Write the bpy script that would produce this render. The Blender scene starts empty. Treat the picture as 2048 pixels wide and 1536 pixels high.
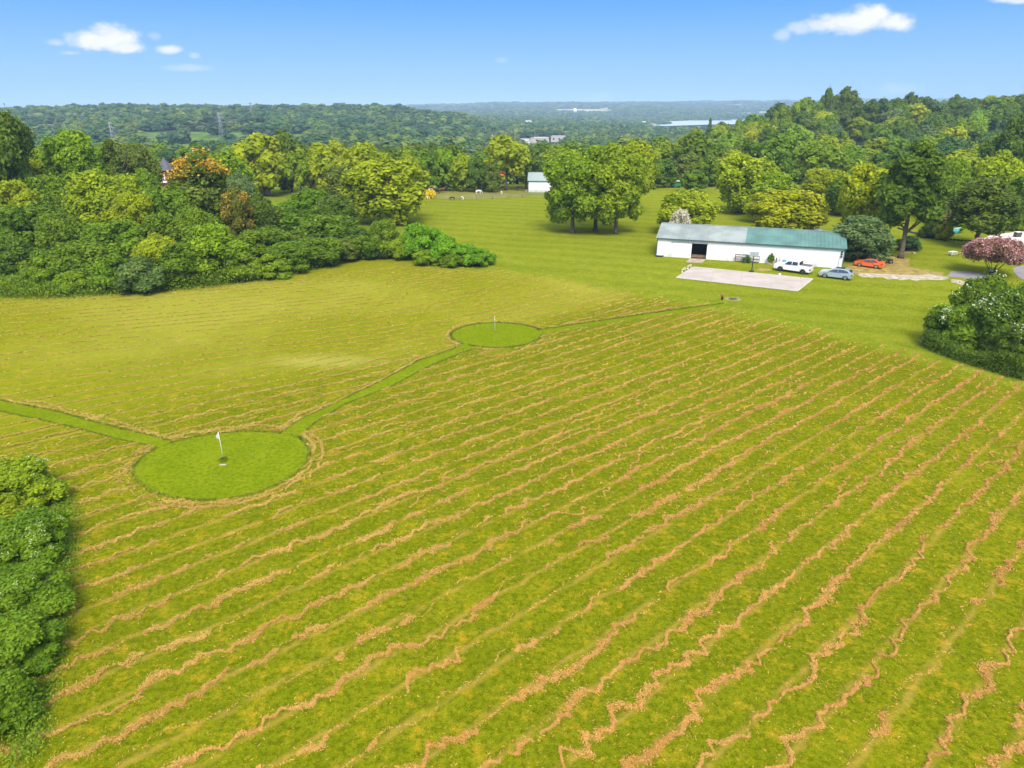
import bpy, bmesh, math, random
import numpy as np
from mathutils import Vector, Matrix
R = math.radians
random.seed(7)
scn = bpy.context.scene
col = scn.collection

# ------------------------------------------------------------------ camera, sky, sun, exposure
F, PITCH, CH = 1365.0, math.atan(555 / 1365.0), 25.0      # focal length in px of a 2048 px wide frame
SP, CP = math.sin(PITCH), math.cos(PITCH)
cam_d = bpy.data.cameras.new("camera")
cam_d.sensor_width = 36.0
cam_d.lens = 36.0 * F / 2048
cam_d.clip_start, cam_d.clip_end = 0.5, 40000
cam = bpy.data.objects.new("camera", cam_d)
col.objects.link(cam)
cam.location = (0, 0, CH)
cam.rotation_euler = (math.pi / 2 - PITCH, 0, 0)
scn.camera = cam
SUN_EL, SUN_AZ = R(50), R(172)          # azimuth clockwise from +Y: right and a little behind the camera
world = bpy.data.worlds.new("World")
scn.world = world
world.use_nodes = True
sun_d = bpy.data.lights.new("sun", 'SUN')
sun_d.energy = 1.5
sun_d.angle = R(24)
sun_d.color = (1.0, 0.92, 0.80)
sun = bpy.data.objects.new("sun", sun_d)
col.objects.link(sun)
sd = Vector((math.sin(SUN_AZ) * math.cos(SUN_EL), math.cos(SUN_AZ) * math.cos(SUN_EL), math.sin(SUN_EL)))
sun.rotation_euler = sd.to_track_quat('Z', 'Y').to_euler()
SKY_STRENGTH = 0.15
scn.view_settings.view_transform = 'Standard'
scn.view_settings.look = 'None'
scn.view_settings.exposure = 1.55
scn.view_settings.gamma = 1.0
scn.cycles.max_bounces = 8
scn.cycles.diffuse_bounces = 4
scn.cycles.glossy_bounces = 2
scn.cycles.transmission_bounces = 4
scn.cycles.volume_bounces = 0
scn.cycles.use_denoising = True
scn.cycles.denoiser = 'OPENIMAGEDENOISE'
scn.cycles.denoising_input_passes = 'RGB_ALBEDO_NORMAL'
scn.cycles.denoising_prefilter = 'ACCURATE'
scn.cycles.sample_clamp_indirect = 4.0

def ray(px, py):
    """World direction of a pixel of the 2048 x 1536 photograph."""
    kx, ky = (px - 1024) / F, (py - 768) / F
    return Vector((kx, CP - ky * SP, -(SP + ky * CP)))
def G(px, py, z=0.0):
    """World point where the pixel meets the height z."""
    d = ray(px, py)
    t = (z - CH) / d.z
    return Vector((d.x * t, d.y * t, z))
def atY(px, py, Y):
    d = ray(px, py)
    t = Y / d.y
    return Vector((d.x * t, Y, CH + d.z * t))

# ------------------------------------------------------------------ node helpers
class NT:
    def __init__(s, tree):
        s.t = tree; s.n = tree.nodes; s.l = tree.links
    def new(s, kind, **kw):
        n = s.n.new(kind)
        for k, v in kw.items():
            setattr(n, k, v)
        return n
    def put(s, sock, v):
        if isinstance(v, bpy.types.NodeSocket): s.l.new(v, sock)
        elif v is not None: sock.default_value = v
    def math(s, op, a, b=None, c=None, clamp=False):
        n = s.new('ShaderNodeMath', operation=op, use_clamp=clamp)
        s.put(n.inputs[0], a); s.put(n.inputs[1], b)
        if c is not None: s.put(n.inputs[2], c)
        return n.outputs[0]
    def vmath(s, op, a, b=None):
        n = s.new('ShaderNodeVectorMath', operation=op)
        s.put(n.inputs[0], a)
        if b is not None: s.put(n.inputs[1], b)
        return n.outputs['Value'] if op in ('DOT_PRODUCT', 'LENGTH') else n.outputs[0]
    def mix(s, f, a, b, mode='MIX'):
        n = s.new('ShaderNodeMix', data_type='RGBA', blend_type=mode)
        n.clamp_factor = True
        s.put(n.inputs[0], f); s.put(n.inputs[6], a); s.put(n.inputs[7], b)
        return n.outputs[2]
    def noise(s, vec, scale, detail=3, rough=0.55, out=0):
        n = s.new('ShaderNodeTexNoise')
        s.put(n.inputs['Vector'], vec)
        n.inputs['Scale'].default_value = scale
        n.inputs['Detail'].default_value = detail
        n.inputs['Roughness'].default_value = rough
        return n.outputs[out]
    def ramp(s, f, a, b, to0=0.0, to1=1.0, smooth=True):
        n = s.new('ShaderNodeMapRange')
        n.interpolation_type = 'SMOOTHSTEP' if smooth else 'LINEAR'
        s.put(n.inputs[0], f)
        n.inputs[1].default_value = a; n.inputs[2].default_value = b
        n.inputs[3].default_value = to0; n.inputs[4].default_value = to1
        return n.outputs[0]
def C4(c, k=1.0): return (c[0] * k, c[1] * k, c[2] * k, 1.0)
def lin(r, g, b):
    f = lambda v: ((v / 255 + 0.055) / 1.055) ** 2.4 if v > 10 else v / 255 / 12.92
    return (f(r), f(g), f(b))
def new_mat(name):
    m = bpy.data.materials.new(name)
    m.use_nodes = True
    nt = NT(m.node_tree)
    nt.n.clear()
    out = nt.new('ShaderNodeOutputMaterial')
    b = nt.new('ShaderNodeBsdfPrincipled')
    nt.l.new(b.outputs[0], out.inputs[0])
    return m, nt, b, out
def simple(name, c, rough=0.7, metal=0.0, var=0.15, scale=3.0, bump=0.0, spec=0.3):
    m, nt, b, out = new_mat(name)
    geo = nt.new('ShaderNodeTexCoord').outputs['Object']
    n = nt.noise(geo, scale, 4)
    f = nt.ramp(n, 0.3, 0.7)
    nt.put(b.inputs['Base Color'], nt.mix(f, C4(c, 1 - var), C4(c, 1 + var)))
    b.inputs['Roughness'].default_value = rough
    b.inputs['Metallic'].default_value = metal
    b.inputs['Specular IOR Level'].default_value = spec
    if bump:
        bp = nt.new('ShaderNodeBump'); bp.inputs['Strength'].default_value = bump
        nt.put(bp.inputs['Height'], n); nt.put(b.inputs['Normal'], bp.outputs[0])
    return m

# ------------------------------------------------------------------ sky
wn = NT(world.node_tree); wn.n.clear()
wo = wn.new('ShaderNodeOutputWorld'); bg = wn.new('ShaderNodeBackground')
wn.l.new(bg.outputs[0], wo.inputs[0])
sky = wn.new('ShaderNodeTexSky', sky_type='NISHITA')
sky.sun_disc = False
sky.sun_elevation = SUN_EL; sky.sun_rotation = SUN_AZ
sky.altitude = 200; sky.air_density = 1.0; sky.dust_density = 0.3; sky.ozone_density = 2.2
dirv = wn.new('ShaderNodeTexCoord').outputs['Generated']
hs = wn.new('ShaderNodeHueSaturation')
hs.inputs['Hue'].default_value = 0.493; hs.inputs['Saturation'].default_value = 1.12; hs.inputs['Value'].default_value = 1.0
wn.put(hs.inputs['Color'], sky.outputs[0])
SKYMUL = (1.0, 1.0, 1.0)
puffs = [  # px, py, half width, half height, weight   (clouds of the photograph, as directions in the sky)
    (192, 82, 52, 17, 1.0), (225, 74, 42, 22, 1.0), (250, 96, 36, 12, .95), (338, 99, 24, 8, .85), (113, 86, 18, 8, .4),
    (137, 106, 20, 5, .4), (378, 135, 45, 7, .33), (310, 72, 12, 8, .25), (390, 110, 12, 7, .35),
    (1700, 44, 72, 22, .95), (1745, 30, 50, 20, 1.0), (1786, 43, 40, 22, 1.0), (1640, 50, 40, 13, .7), (1605, 58, 30, 12, .5), (1567, 70, 18, 12, .4),
    (2040, -2, 60, 10, .8), (1790, 178, 40, 12, .22), (1195, 197, 30, 9, .2), (1003, 121, 16, 6, .2)]
nz = wn.noise(wn.vmath('MULTIPLY', dirv, (1, 1, 1.6)), 26, 6, 0.62)
nz2 = wn.noise(dirv, 90, 4, 0.6)
tot = None
for (px, py, a, b_, w) in puffs:
    d = ray(px, py); L = d.length; c = d / L
    r = Vector((1, 0, 0)) - c * c.x; r.normalize(); u = r.cross(c)
    sc = 1.0 / (F * L)
    dx = wn.math('SUBTRACT', wn.vmath('DOT_PRODUCT', dirv, tuple(r / (a * 1.25 * sc))), 0.0)
    dy = wn.vmath('DOT_PRODUCT', dirv, tuple(u / (b_ * 1.25 * sc)))
    q = wn.math('ADD', wn.math('MULTIPLY', dx, dx), wn.math('MULTIPLY', dy, dy))
    v = wn.math('SUBTRACT', 1.0, wn.math('SQRT', q))
    v = wn.math('ADD', v, wn.math('MULTIPLY', wn.math('SUBTRACT', nz, 0.5), 1.7))
    v = wn.math('ADD', v, wn.math('MULTIPLY', wn.math('SUBTRACT', nz2, 0.5), 0.5))
    near = wn.math('GREATER_THAN', wn.vmath('DOT_PRODUCT', dirv, tuple(c)), 0.5)
    v = wn.math('MULTIPLY', wn.math('MULTIPLY', wn.ramp(v, 0.0, 0.75), w), near)
    tot = v if tot is None else wn.math('MAXIMUM', tot, v)
cloudc = wn.mix(nz, (2.15, 2.2, 2.5, 1), (2.6, 2.55, 2.6, 1))
sz = wn.new('ShaderNodeSeparateXYZ'); wn.put(sz.inputs[0], dirv)
K = 1.0 / (SKY_STRENGTH * 2 ** scn.view_settings.exposure)
lowsky = wn.mix(wn.ramp(sz.outputs[2], -.01, .15), C4(lin(168, 212, 255), K * 1.05), C4(lin(104, 176, 252), K * 1.05))
lowsky = wn.mix(wn.ramp(sz.outputs[2], .08, .30), lowsky, C4(lin(44, 126, 242), K * 1.05))
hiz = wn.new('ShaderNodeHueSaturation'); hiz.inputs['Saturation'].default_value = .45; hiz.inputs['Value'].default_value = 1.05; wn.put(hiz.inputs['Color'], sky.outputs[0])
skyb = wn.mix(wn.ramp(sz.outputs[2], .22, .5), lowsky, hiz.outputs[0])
skyc = wn.mix(tot, skyb, cloudc)
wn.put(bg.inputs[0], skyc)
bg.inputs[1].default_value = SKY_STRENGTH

# ------------------------------------------------------------------ object helpers
def tag(o, label=None, cat=None, group=None, kind=None):
    if label: o['label'] = label
    if cat: o['category'] = cat
    if group: o['group'] = group
    if kind: o['kind'] = kind
    return o
def link(name, me, parent=None, loc=None):
    o = bpy.data.objects.new(name, me); col.objects.link(o)
    if parent is not None: o.parent = parent
    if loc is not None: o.location = loc
    return o
def empty(name, loc, rz=0.0):
    o = link(name, None, None, loc); o.empty_display_size = 0.3
    o.rotation_euler.z = rz
    return o
def np_mesh(name, V, Fq, mat, tint=None, smooth=False, extra=None):
    """Mesh from arrays: V (n,3), Fq (m,k) with constant k, or list of those."""
    me = bpy.data.meshes.new(name)
    V = np.asarray(V, dtype=np.float32)
    Fl = Fq if isinstance(Fq, list) else [Fq]
    Fl = [np.asarray(f, dtype=np.int32) for f in Fl if len(f)]
    loops = np.concatenate([f.ravel() for f in Fl])
    tot_ = np.concatenate([np.full(len(f), f.shape[1], dtype=np.int32) for f in Fl])
    st = np.concatenate([[0], np.cumsum(tot_)[:-1]]).astype(np.int32)
    me.vertices.add(len(V)); me.loops.add(len(loops)); me.polygons.add(len(tot_))
    me.vertices.foreach_set('co', V.ravel())
    me.loops.foreach_set('vertex_index', loops)
    me.polygons.foreach_set('loop_start', st); me.polygons.foreach_set('loop_total', tot_)
    if smooth: me.polygons.foreach_set('use_smooth', np.ones(len(tot_), dtype=bool))
    me.update(calc_edges=True)
    for nm, arr in ({'tint': tint} | (extra or {})).items():
        if arr is not None:
            at = me.attributes.new(nm, 'FLOAT', 'POINT'); at.data.foreach_set('value', np.asarray(arr, dtype=np.float32))
    if isinstance(mat, (list, tuple)):
        for m in mat: me.materials.append(m)
    else: me.materials.append(mat)
    return me

class MB:
    """Collects boxes, tubes and prisms; build() links them as ONE mesh object."""
    def __init__(s): s.bm = bmesh.new()
    def box(s, c, size, rz=0.0, bevel=0.0, ry=0.0, rx=0.0):
        M = Matrix.Translation(c) @ Matrix.Rotation(rz, 4, 'Z') @ Matrix.Rotation(ry, 4, 'Y') @ Matrix.Rotation(rx, 4, 'X') @ Matrix.Diagonal((*size, 1))
        r = bmesh.ops.create_cube(s.bm, size=1.0, matrix=M)
        if bevel:
            es = list({e for v in r['verts'] for e in v.link_edges})
            bmesh.ops.bevel(s.bm, geom=es, offset=bevel, segments=2, affect='EDGES', profile=0.6)
        return s
    def tube(s, pts, rads, n=8, cap=True):
        rings = []
        for i, p in enumerate(pts):
            p = Vector(p)
            a = Vector(pts[max(i - 1, 0)]); b = Vector(pts[min(i + 1, len(pts) - 1)])
            d = (b - a).normalized() if (b - a).length > 1e-6 else Vector((0, 0, 1))
            t = d.cross(Vector((0.13, 0.97, 0.2))).normalized(); u = d.cross(t)
            r = rads[i] if hasattr(rads, '__len__') else rads
            rings.append([s.bm.verts.new(p + (t * math.cos(2 * math.pi * k / n) + u * math.sin(2 * math.pi * k / n)) * r) for k in range(n)])
        for a, b in zip(rings, rings[1:]):
            for k in range(n):
                f = s.bm.faces.new((a[k], a[(k + 1) % n], b[(k + 1) % n], b[k])); f.smooth = True
        if cap:
            try: s.bm.faces.new(rings[0]); s.bm.faces.new(rings[-1])
            except ValueError: pass
        return s
    def prism(s, poly, z0, z1):
        lo = [s.bm.verts.new((p[0], p[1], z0)) for p in poly]; hi = [s.bm.verts.new((p[0], p[1], z1)) for p in poly]
        n = len(poly)
        s.bm.faces.new(hi); s.bm.faces.new(lo[::-1])
        for k in range(n): s.bm.faces.new((lo[k], lo[(k + 1) % n], hi[(k + 1) % n], hi[k]))
        return s
    def face(s, pts):
        s.bm.faces.new([s.bm.verts.new(p) for p in pts]); return s
    def build(s, name, mat, parent=None, loc=None):
        bmesh.ops.recalc_face_normals(s.bm, faces=s.bm.faces)
        me = bpy.data.meshes.new(name); s.bm.to_mesh(me); s.bm.free()
        me.materials.append(mat)
        return link(name, me, parent, loc)

# ------------------------------------------------------------------ terrain
PX = [-500, -100, 0, 250, 450, 600, 760, 900, 1000, 1150, 1300, 1450, 1600, 1800, 2048, 2600]
TY = [235, 300, 400, 520, 700, 900, 1100, 1350, 1700, 2300, 3100, 3600, 4600, 6000, 8200, 12000, 20000]
TH = [
 [0]*16,
 [-4,-4,-4,-4,-4,-4,-4,-4,-4,-4,-5,-5,-5,-5,-4,-4],
 [-9,-9,-9,-9,-9,-9,-9,-9,-9,-9,-8,-4,-1,-1,0,0],
 [-12,-12,-12,-12,-12,-12,-13,-13,-13,-13,-13,-4,13,14.5,15,15],
 [-12,-12,-11,-9,-9,-9,-14,-17,-19,-20,-22,-12,-3,8,10,10],
 [-9,-9,-9,-5,-3,-5,-12,-18,-23,-24,-24,-22,-18,-5,0,0],
 [-2,-2,-3,2,4,0,0,-10,-23,-25,-25,-25,-24,-15,-8,-8],
 [9,9,9,14,13,12,13,3,-18,-25,-26,-27,-27,-22,-14,-14],
 [5,5,5,6,6,6,6,-6,-20,-25,-28,-30,-30,-28,-24,-20],
 [-15,-15,-15,-15,-15,-15,-15,-18,-22,-26,-36,-38,-38,-34,-30,-30],
 [-15,-15,-15,-15,-15,-15,-15,-18,-22,-26,-36,-38,-38,-34,-30,-30],
 [-10,-10,-10,-10,-10,-10,-10,-14,-15,-20,-24,-26,-26,-24,-20,-20],
 [0,0,0,0,0,0,0,0,6,6,8,-5,0,0,0,0],
 [5,5,5,5,5,5,10,22,40,38,42,44,40,30,30,30],
 [10,10,10,10,10,10,15,30,45,40,50,62,72,84,84,84],
 [10]*16, [0]*16]
TU = np.array([(p - 1024) / 1474.0 for p in PX]); TYa = np.array(TY, float); THa = np.array(TH, float)
def hgt(x, y):
    x = np.asarray(x, float); y = np.asarray(y, float)
    yy = np.maximum(y, 1.0); u = np.clip(x / yy, TU[0], TU[-1] - 1e-6); yc = np.clip(yy, TYa[0], TYa[-1] - 1e-3)
    i = np.clip(np.searchsorted(TU, u, 'right') - 1, 0, len(TU) - 2); j = np.clip(np.searchsorted(TYa, yc, 'right') - 1, 0, len(TYa) - 2)
    a = (u - TU[i]) / (TU[i + 1] - TU[i]); b = (yc - TYa[j]) / (TYa[j + 1] - TYa[j])
    a = a * a * (3 - 2 * a); b = b * b * (3 - 2 * b)
    h = (THa[j, i] * (1 - a) + THa[j, i + 1] * a) * (1 - b) + (THa[j + 1, i] * (1 - a) + THa[j + 1, i + 1] * a) * b
    w = np.clip((yc - 260) / 500, 0, 1)
    amp = 1.5 + np.clip((yc - 3500) / 600, 0, 9)
    wave = np.sin(x * .011 + y * .004) * np.sin(y * .009 - x * .003 + 1.3) + .6 * np.sin(x * .0031 + 2 + y * .0012) * np.cos(y * .0037)
    return h + w * amp * wave
def h1(x, y): return float(hgt(x, y))

def grass_mat(name, dark, mid, light, straw, stripe=None, strawamt=0.5, fine=1.0):
    m, nt, b, out = new_mat(name)
    P = nt.new('ShaderNodeNewGeometry').outputs['Position']
    big = nt.noise(P, 0.035, 4, 0.6); med = nt.noise(P, 0.45, 4, 0.6); sm = nt.noise(P, 3.2, 4, 0.65); fi = nt.noise(P, 16.0, 3, 0.7)
    c = nt.mix(nt.ramp(med, .32, .68), C4(mid), C4(light))
    c = nt.mix(nt.ramp(big, .35, .65, 0, .55), c, C4(mid, .85))
    c = nt.mix(nt.ramp(sm, .40, .66, 0, .75), c, C4(dark))
    yel = nt.noise(P, 0.9, 5, .7)
    c = nt.mix(nt.ramp(yel, .52, .72, 0, strawamt), c, C4(straw))
    y2 = nt.noise(P, 3.6, 4, .75)
    c = nt.mix(nt.ramp(y2, .53, .70, 0, strawamt * .8), c, C4(straw, .95))
    c = nt.mix(nt.ramp(nt.noise(P, .22, 3), .55, .7, 0, .3), c, C4(light))
    c = nt.mix(nt.ramp(fi, .30, .48, .65 * fine, 0), c, C4(dark, .45))
    c = nt.mix(nt.ramp(fi, .56, .72, 0, .5 * fine), c, C4(light, 1.35))
    if stripe:
        ang, sp, k = stripe
        s = nt.math('ADD', nt.vmath('DOT_PRODUCT', P, (-math.sin(ang) / sp, math.cos(ang) / sp, 0)), nt.math('MULTIPLY', big, 1.2))
        tri = nt.math('ABSOLUTE', nt.math('SUBTRACT', nt.math('FRACT', s), .5))
        c = nt.mix(nt.ramp(tri, .12, .38, 0, k), c, C4(light, 1.15))
    nt.put(b.inputs['Base Color'], c)
    b.inputs['Roughness'].default_value = 0.95; b.inputs['Specular IOR Level'].default_value = 0.0
    bp = nt.new('ShaderNodeBump'); bp.inputs['Strength'].default_value = .55; bp.inputs['Distance'].default_value = .12
    nt.put(bp.inputs['Height'], nt.math('ADD', nt.math('MULTIPLY', fi, .5), sm)); nt.put(b.inputs['Normal'], bp.outputs[0])
    return m, nt, b, c
LAWN_D, LAWN_M, LAWN_L, STRAW = (.090, .132, .003), (.178, .218, .008), (.245, .262, .018), (.34, .29, .035)
m_lawn = grass_mat('lawn grass', LAWN_D, LAWN_M, LAWN_L, STRAW, (R(-20), 6.0, .22), .55, .8)[0]
m_green = grass_mat('putting green grass', (.095, .140, .002), (.165, .215, .004), (.210, .255, .006), (.27, .25, .012), None, .15, .45)[0]
# mown hay field: the cut swaths follow the 'row' attribute
m_field, nt, b, c = grass_mat('mown hay field', (.072, .100, .002), (.150, .176, .003), (.225, .228, .006), (.42, .26, .016), None, .72, 1.15)
P = nt.new('ShaderNodeNewGeometry').outputs['Position']
row = nt.new('ShaderNodeAttribute', attribute_name='row').outputs['Fac']
faint = nt.new('ShaderNodeAttribute', attribute_name='faint').outputs['Fac']
wob = nt.math('MULTIPLY', nt.math('SUBTRACT', nt.noise(P, .55, 3, .6), .5), nt.ramp(faint, 0, 1, .40, .14))
rr = nt.math('FRACT', nt.math('ADD', nt.math('ADD', row, 1000.0), wob))
tri = nt.math('ABSOLUTE', nt.math('SUBTRACT', rr, .5))
brk = nt.noise(P, .8, 4, .7)
hay = nt.math('MULTIPLY', nt.ramp(tri, .34, .5), nt.ramp(brk, .34, .54))
c = nt.mix(nt.math('MULTIPLY', hay, .45), c, (.44, .27, .05, 1))
swath_shade = nt.math('MULTIPLY', nt.ramp(nt.math('ABSOLUTE', nt.math('SUBTRACT', rr, .10)), 0.0, .16, 1, 0), nt.ramp(nt.noise(P, 1.4, 4, .7), .42, .60))  # shade along one side of each swath, painted as broken dark lines
c = nt.mix(nt.math('MULTIPLY', swath_shade, nt.math('ADD', nt.math('MULTIPLY', faint, .62), .28)), c, (.045, .062, .003, 1))
pale = nt.noise(P, .028, 3, .5)
wp_ = G(640, 722); wd = nt.vmath('LENGTH', nt.vmath('MULTIPLY', nt.vmath('SUBTRACT', P, tuple(wp_)), (.11, .3, 0)))
c = nt.mix(nt.math('MULTIPLY', nt.ramp(nt.math('ADD', wd, nt.math('MULTIPLY', nt.noise(P, .5, 3), .7)), .35, 1.35, 1, 0), .5), c, (.46, .40, .11, 1))
c = nt.mix(nt.math('MULTIPLY', faint, .30), c, (.30, .305, .012, 1))
c = nt.mix(nt.math('MULTIPLY', nt.math('MULTIPLY', nt.ramp(pale, .42, .62), faint), .4), c, (.38, .35, .05, 1))
eg = nt.new('ShaderNodeAttribute', attribute_name='edge').outputs['Fac']
lawnc = nt.mix(nt.ramp(nt.noise(P, .45, 4), .32, .68), (.178, .218, .008, 1), (.245, .262, .018, 1))
lawnc = nt.mix(nt.ramp(nt.noise(P, 3.2, 4, .65), .4, .66, 0, .6), lawnc, (.085, .135, .002, 1))
c = nt.mix(nt.ramp(nt.math('ADD', eg, nt.math('MULTIPLY', nt.math('SUBTRACT', nt.noise(P, .25, 4, .7), .5), .9)), .12, .85), c, lawnc)
nt.put(b.inputs['Base Color'], c)

# far ground: meadow green broken by rough pasture
m_ground, nt, b, c = grass_mat('pasture', (.08, .12, .008), (.165, .215, .012), (.23, .265, .02), (.30, .26, .035), (R(-12), 8.0, .16), .35, .7)
P = nt.new('ShaderNodeNewGeometry').outputs['Position']
sep = nt.new('ShaderNodeSeparateXYZ'); nt.put(sep.inputs[0], P)
patch = nt.noise(P, .0016, 4, .55)
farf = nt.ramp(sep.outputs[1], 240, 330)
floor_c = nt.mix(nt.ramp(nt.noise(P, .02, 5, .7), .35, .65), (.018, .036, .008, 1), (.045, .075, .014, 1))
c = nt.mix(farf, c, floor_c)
veryfar = nt.ramp(sep.outputs[1], 3300, 3800)
c2 = nt.mix(nt.ramp(patch, .56, .60), (.028, .055, .012, 1), (.30, .27, .13, 1))
c = nt.mix(veryfar, c, c2)
clear = nt.math('MULTIPLY', nt.math('MULTIPLY', nt.ramp(sep.outputs[1], 420, 470), nt.ramp(sep.outputs[1], 905, 870)), nt.ramp(nt.math('DIVIDE', sep.outputs[0], sep.outputs[1]), -.27, -.30))
c = nt.mix(clear, c, nt.mix(nt.ramp(nt.noise(P, .05, 5, .7), .35, .65), (.06, .12, .02, 1), (.15, .22, .045, 1)))
nt.put(b.inputs['Base Color'], c)

ys = np.concatenate([[-60, -20, 0], np.linspace(15, 235, 45), 235 * (20000 / 235.0) ** np.linspace(0.012, 1, 150)])
us = np.linspace(-1.35, 1.35, 190)
VV = []
for y in ys:
    wd = max(y, 60) * 1.0 + 40
    for u in us:
        x = u * wd
        VV.append((x, y, h1(x, y) if y > 200 else 0.0))
nu = len(us); idx = np.arange(len(ys) * nu).reshape(len(ys), nu)
Fq = np.stack([idx[:-1, :-1], idx[:-1, 1:], idx[1:, 1:], idx[1:, :-1]], -1).reshape(-1, 4)
tag(link('ground', np_mesh('ground', VV, Fq, m_ground, smooth=True)), 'rolling pasture and valley floor reaching to the horizon', 'ground', kind='structure')

def slope(x, y):
    s = lambda v: np.clip(v, 0, 1) ** 2 * (3 - 2 * np.clip(v, 0, 1))
    return .87 - .50 * s(-x / 38.0) * s((y - 42) / 32.0) - .12 * s((x - 15) / 40) * s((40 - y) / 20)
def row_c(x, y):
    """Follow a swath from (x, y) to the line x = 0; its crossing names the swath."""
    x = np.array(x, float); y = np.array(y, float); n = 24; st = -x / n; X = x.copy(); Y = y.copy()
    for _ in range(n):
        Y = Y + slope(X + st / 2, Y) * st; X = X + st
    return Y
def row_v(x, y):
    c = row_c(x, y)
    return np.where(c < 78, c / 2.6, 30 + (c - 78) / 2.0)
def inpoly(x, y, P):
    x = np.asarray(x); y = np.asarray(y); ins = np.zeros(x.shape, bool); n = len(P)
    for i in range(n):
        x0, y0 = P[i][0], P[i][1]; x1, y1 = P[(i + 1) % n][0], P[(i + 1) % n][1]
        if y0 == y1: continue
        k = ((y0 > y) != (y1 > y)) & (x < (x1 - x0) * (y - y0) / (y1 - y0) + x0)
        ins ^= k
    return ins
def gpoly(pts): return [tuple(G(*p).xy) for p in pts]
field_poly = [(-95, 10), (60, 10), (75, 50), (62, 62)] + gpoly([(2048, 757), (1850, 702), (1700, 668), (1560, 636), (1440, 607), (1300, 582), (1130, 549), (1010, 535), (900, 522), (800, 512), (700, 518)]) + [(-30, 118), (-130, 112), (-130, 10)]
# sheet with a hand-cut far edge: grid cells inside the outline
gx = np.arange(-130, 80, 1.0); gy = np.arange(10, 126, 1.0)
XX, YY = np.meshgrid(gx, gy)
Zf = np.full(XX.shape, .02)
ci = inpoly(XX[:-1, :-1] + .5, YY[:-1, :-1] + .5, field_poly)
idx = np.arange(XX.size).reshape(XX.shape)
Fq = np.stack([idx[:-1, :-1], idx[:-1, 1:], idx[1:, 1:], idx[1:, :-1]], -1)[ci]
used = np.unique(Fq); remap = -np.ones(XX.size, int); remap[used] = np.arange(len(used))
# pull boundary vertices onto the outline so that the edge is smooth
Vx, Vy = XX.ravel()[used].copy(), YY.ravel()[used].copy()
cnt = np.zeros(XX.size, int); np.add.at(cnt, Fq.ravel(), 1); bd = cnt[used] < 4
PA = np.array(field_poly); PB = np.roll(PA, -1, 0)
for k in np.nonzero(bd)[0]:
    p = np.array((Vx[k], Vy[k])); d = PB - PA; t = np.clip(((p - PA) * d).sum(1) / (d * d).sum(1), 0, 1); q = PA + d * t[:, None]
    q = q[np.argmin(((q - p) ** 2).sum(1))]
    if np.hypot(*(q - p)) < 1.2: Vx[k], Vy[k] = q
Vv = np.stack([Vx, Vy, np.full(len(used), .02)], 1)
ss = lambda v: np.clip(v, 0, 1) ** 2 * (3 - 2 * np.clip(v, 0, 1))
# how far the swath has bleached: the strip beyond the mown path
faintv = np.maximum(ss((row_c(Vv[:, 0], Vv[:, 1]) - 74) / 10), 0)
LEDGE = gpoly([(2160, 790), (2048, 757), (1850, 702), (1700, 668), (1560, 636), (1440, 607), (1300, 582), (1130, 549), (1010, 535), (940, 528)])
def edge_dist(x, y):
    P_ = np.stack([x, y], 1); best = np.full(len(P_), 1e9)
    for a, b_ in zip(LEDGE, LEDGE[1:]):
        a = np.array(a); d = np.array(b_) - a; t = np.clip(((P_ - a) @ d) / (d @ d), 0, 1); q = a + t[:, None] * d; best = np.minimum(best, np.hypot(*(q - P_).T))
    return best
edgev = np.clip(1 - edge_dist(Vv[:, 0], Vv[:, 1]) / 6.5, 0, 1)
tag(link('hay_field', np_mesh('hay_field', Vv, remap[Fq], m_field, extra={'edge': edgev, 'row': row_v(Vv[:, 0], Vv[:, 1]), 'faint': faintv})), 'freshly mown yellow-green hay field with curved swaths', 'field', kind='structure')

# lawn round the barn and beyond
lawn_pts = gpoly([(985, 533), (860, 448), (810, 440), (800, 410)]) + [(-20, 232), (60, 234), (125, 234), (150, 180), (130, 60), (60, 50)]
lw = MB(); lw.bm.faces.new([lw.bm.verts.new((p[0], p[1], .010)) for p in lawn_pts + gpoly([(2100, 770), (1850, 700), (1700, 667), (1560, 635), (1440, 606), (1300, 581), (1130, 548)])])
bmesh.ops.triangulate(lw.bm, faces=lw.bm.faces)
tag(lw.build('lawn', m_lawn), 'bright green lawn around the long barn', 'lawn', kind='structure')

# greens and mown paths
def smooth_poly(P, it=2):
    for _ in range(it):
        Q = []
        for i in range(len(P)):
            a, b_ = P[i], P[(i + 1) % len(P)]
            Q += [(a[0] * .75 + b_[0] * .25, a[1] * .75 + b_[1] * .25), (a[0] * .25 + b_[0] * .75, a[1] * .25 + b_[1] * .75)]
        P = Q
    return P
def rough_edge(P, amp=.18, step=.4):
    out = []; rg = random.Random(3)
    for i in range(len(P)):
        a, b_ = Vector(P[i]), Vector(P[(i + 1) % len(P)]); n = max(1, int((b_ - a).length / step))
        for k in range(n):
            q = a.lerp(b_, k / n); out.append((q.x + rg.uniform(-amp, amp), q.y + rg.uniform(-amp, amp)))
    return out
def sheet(name, poly, z, mat, label, cat):
    mb = MB(); mb.bm.faces.new([mb.bm.verts.new((p[0], p[1], z)) for p in poly])
    bmesh.ops.triangulate(mb.bm, faces=mb.bm.faces)
    for f in mb.bm.faces:
        if f.normal.z < 0: f.normal_flip()
    me = bpy.data.meshes.new(name); mb.bm.to_mesh(me); mb.bm.free(); me.materials.append(mat)
    return tag(link(name, me), label, cat, kind='structure')
green1 = smooth_poly(gpoly([(262, 945), (285, 975), (340, 996), (410, 1002), (480, 996), (545, 975), (600, 943), (621, 912), (612, 885), (585, 868), (520, 863), (447, 865), (370, 878), (315, 895), (280, 917)]))
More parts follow.
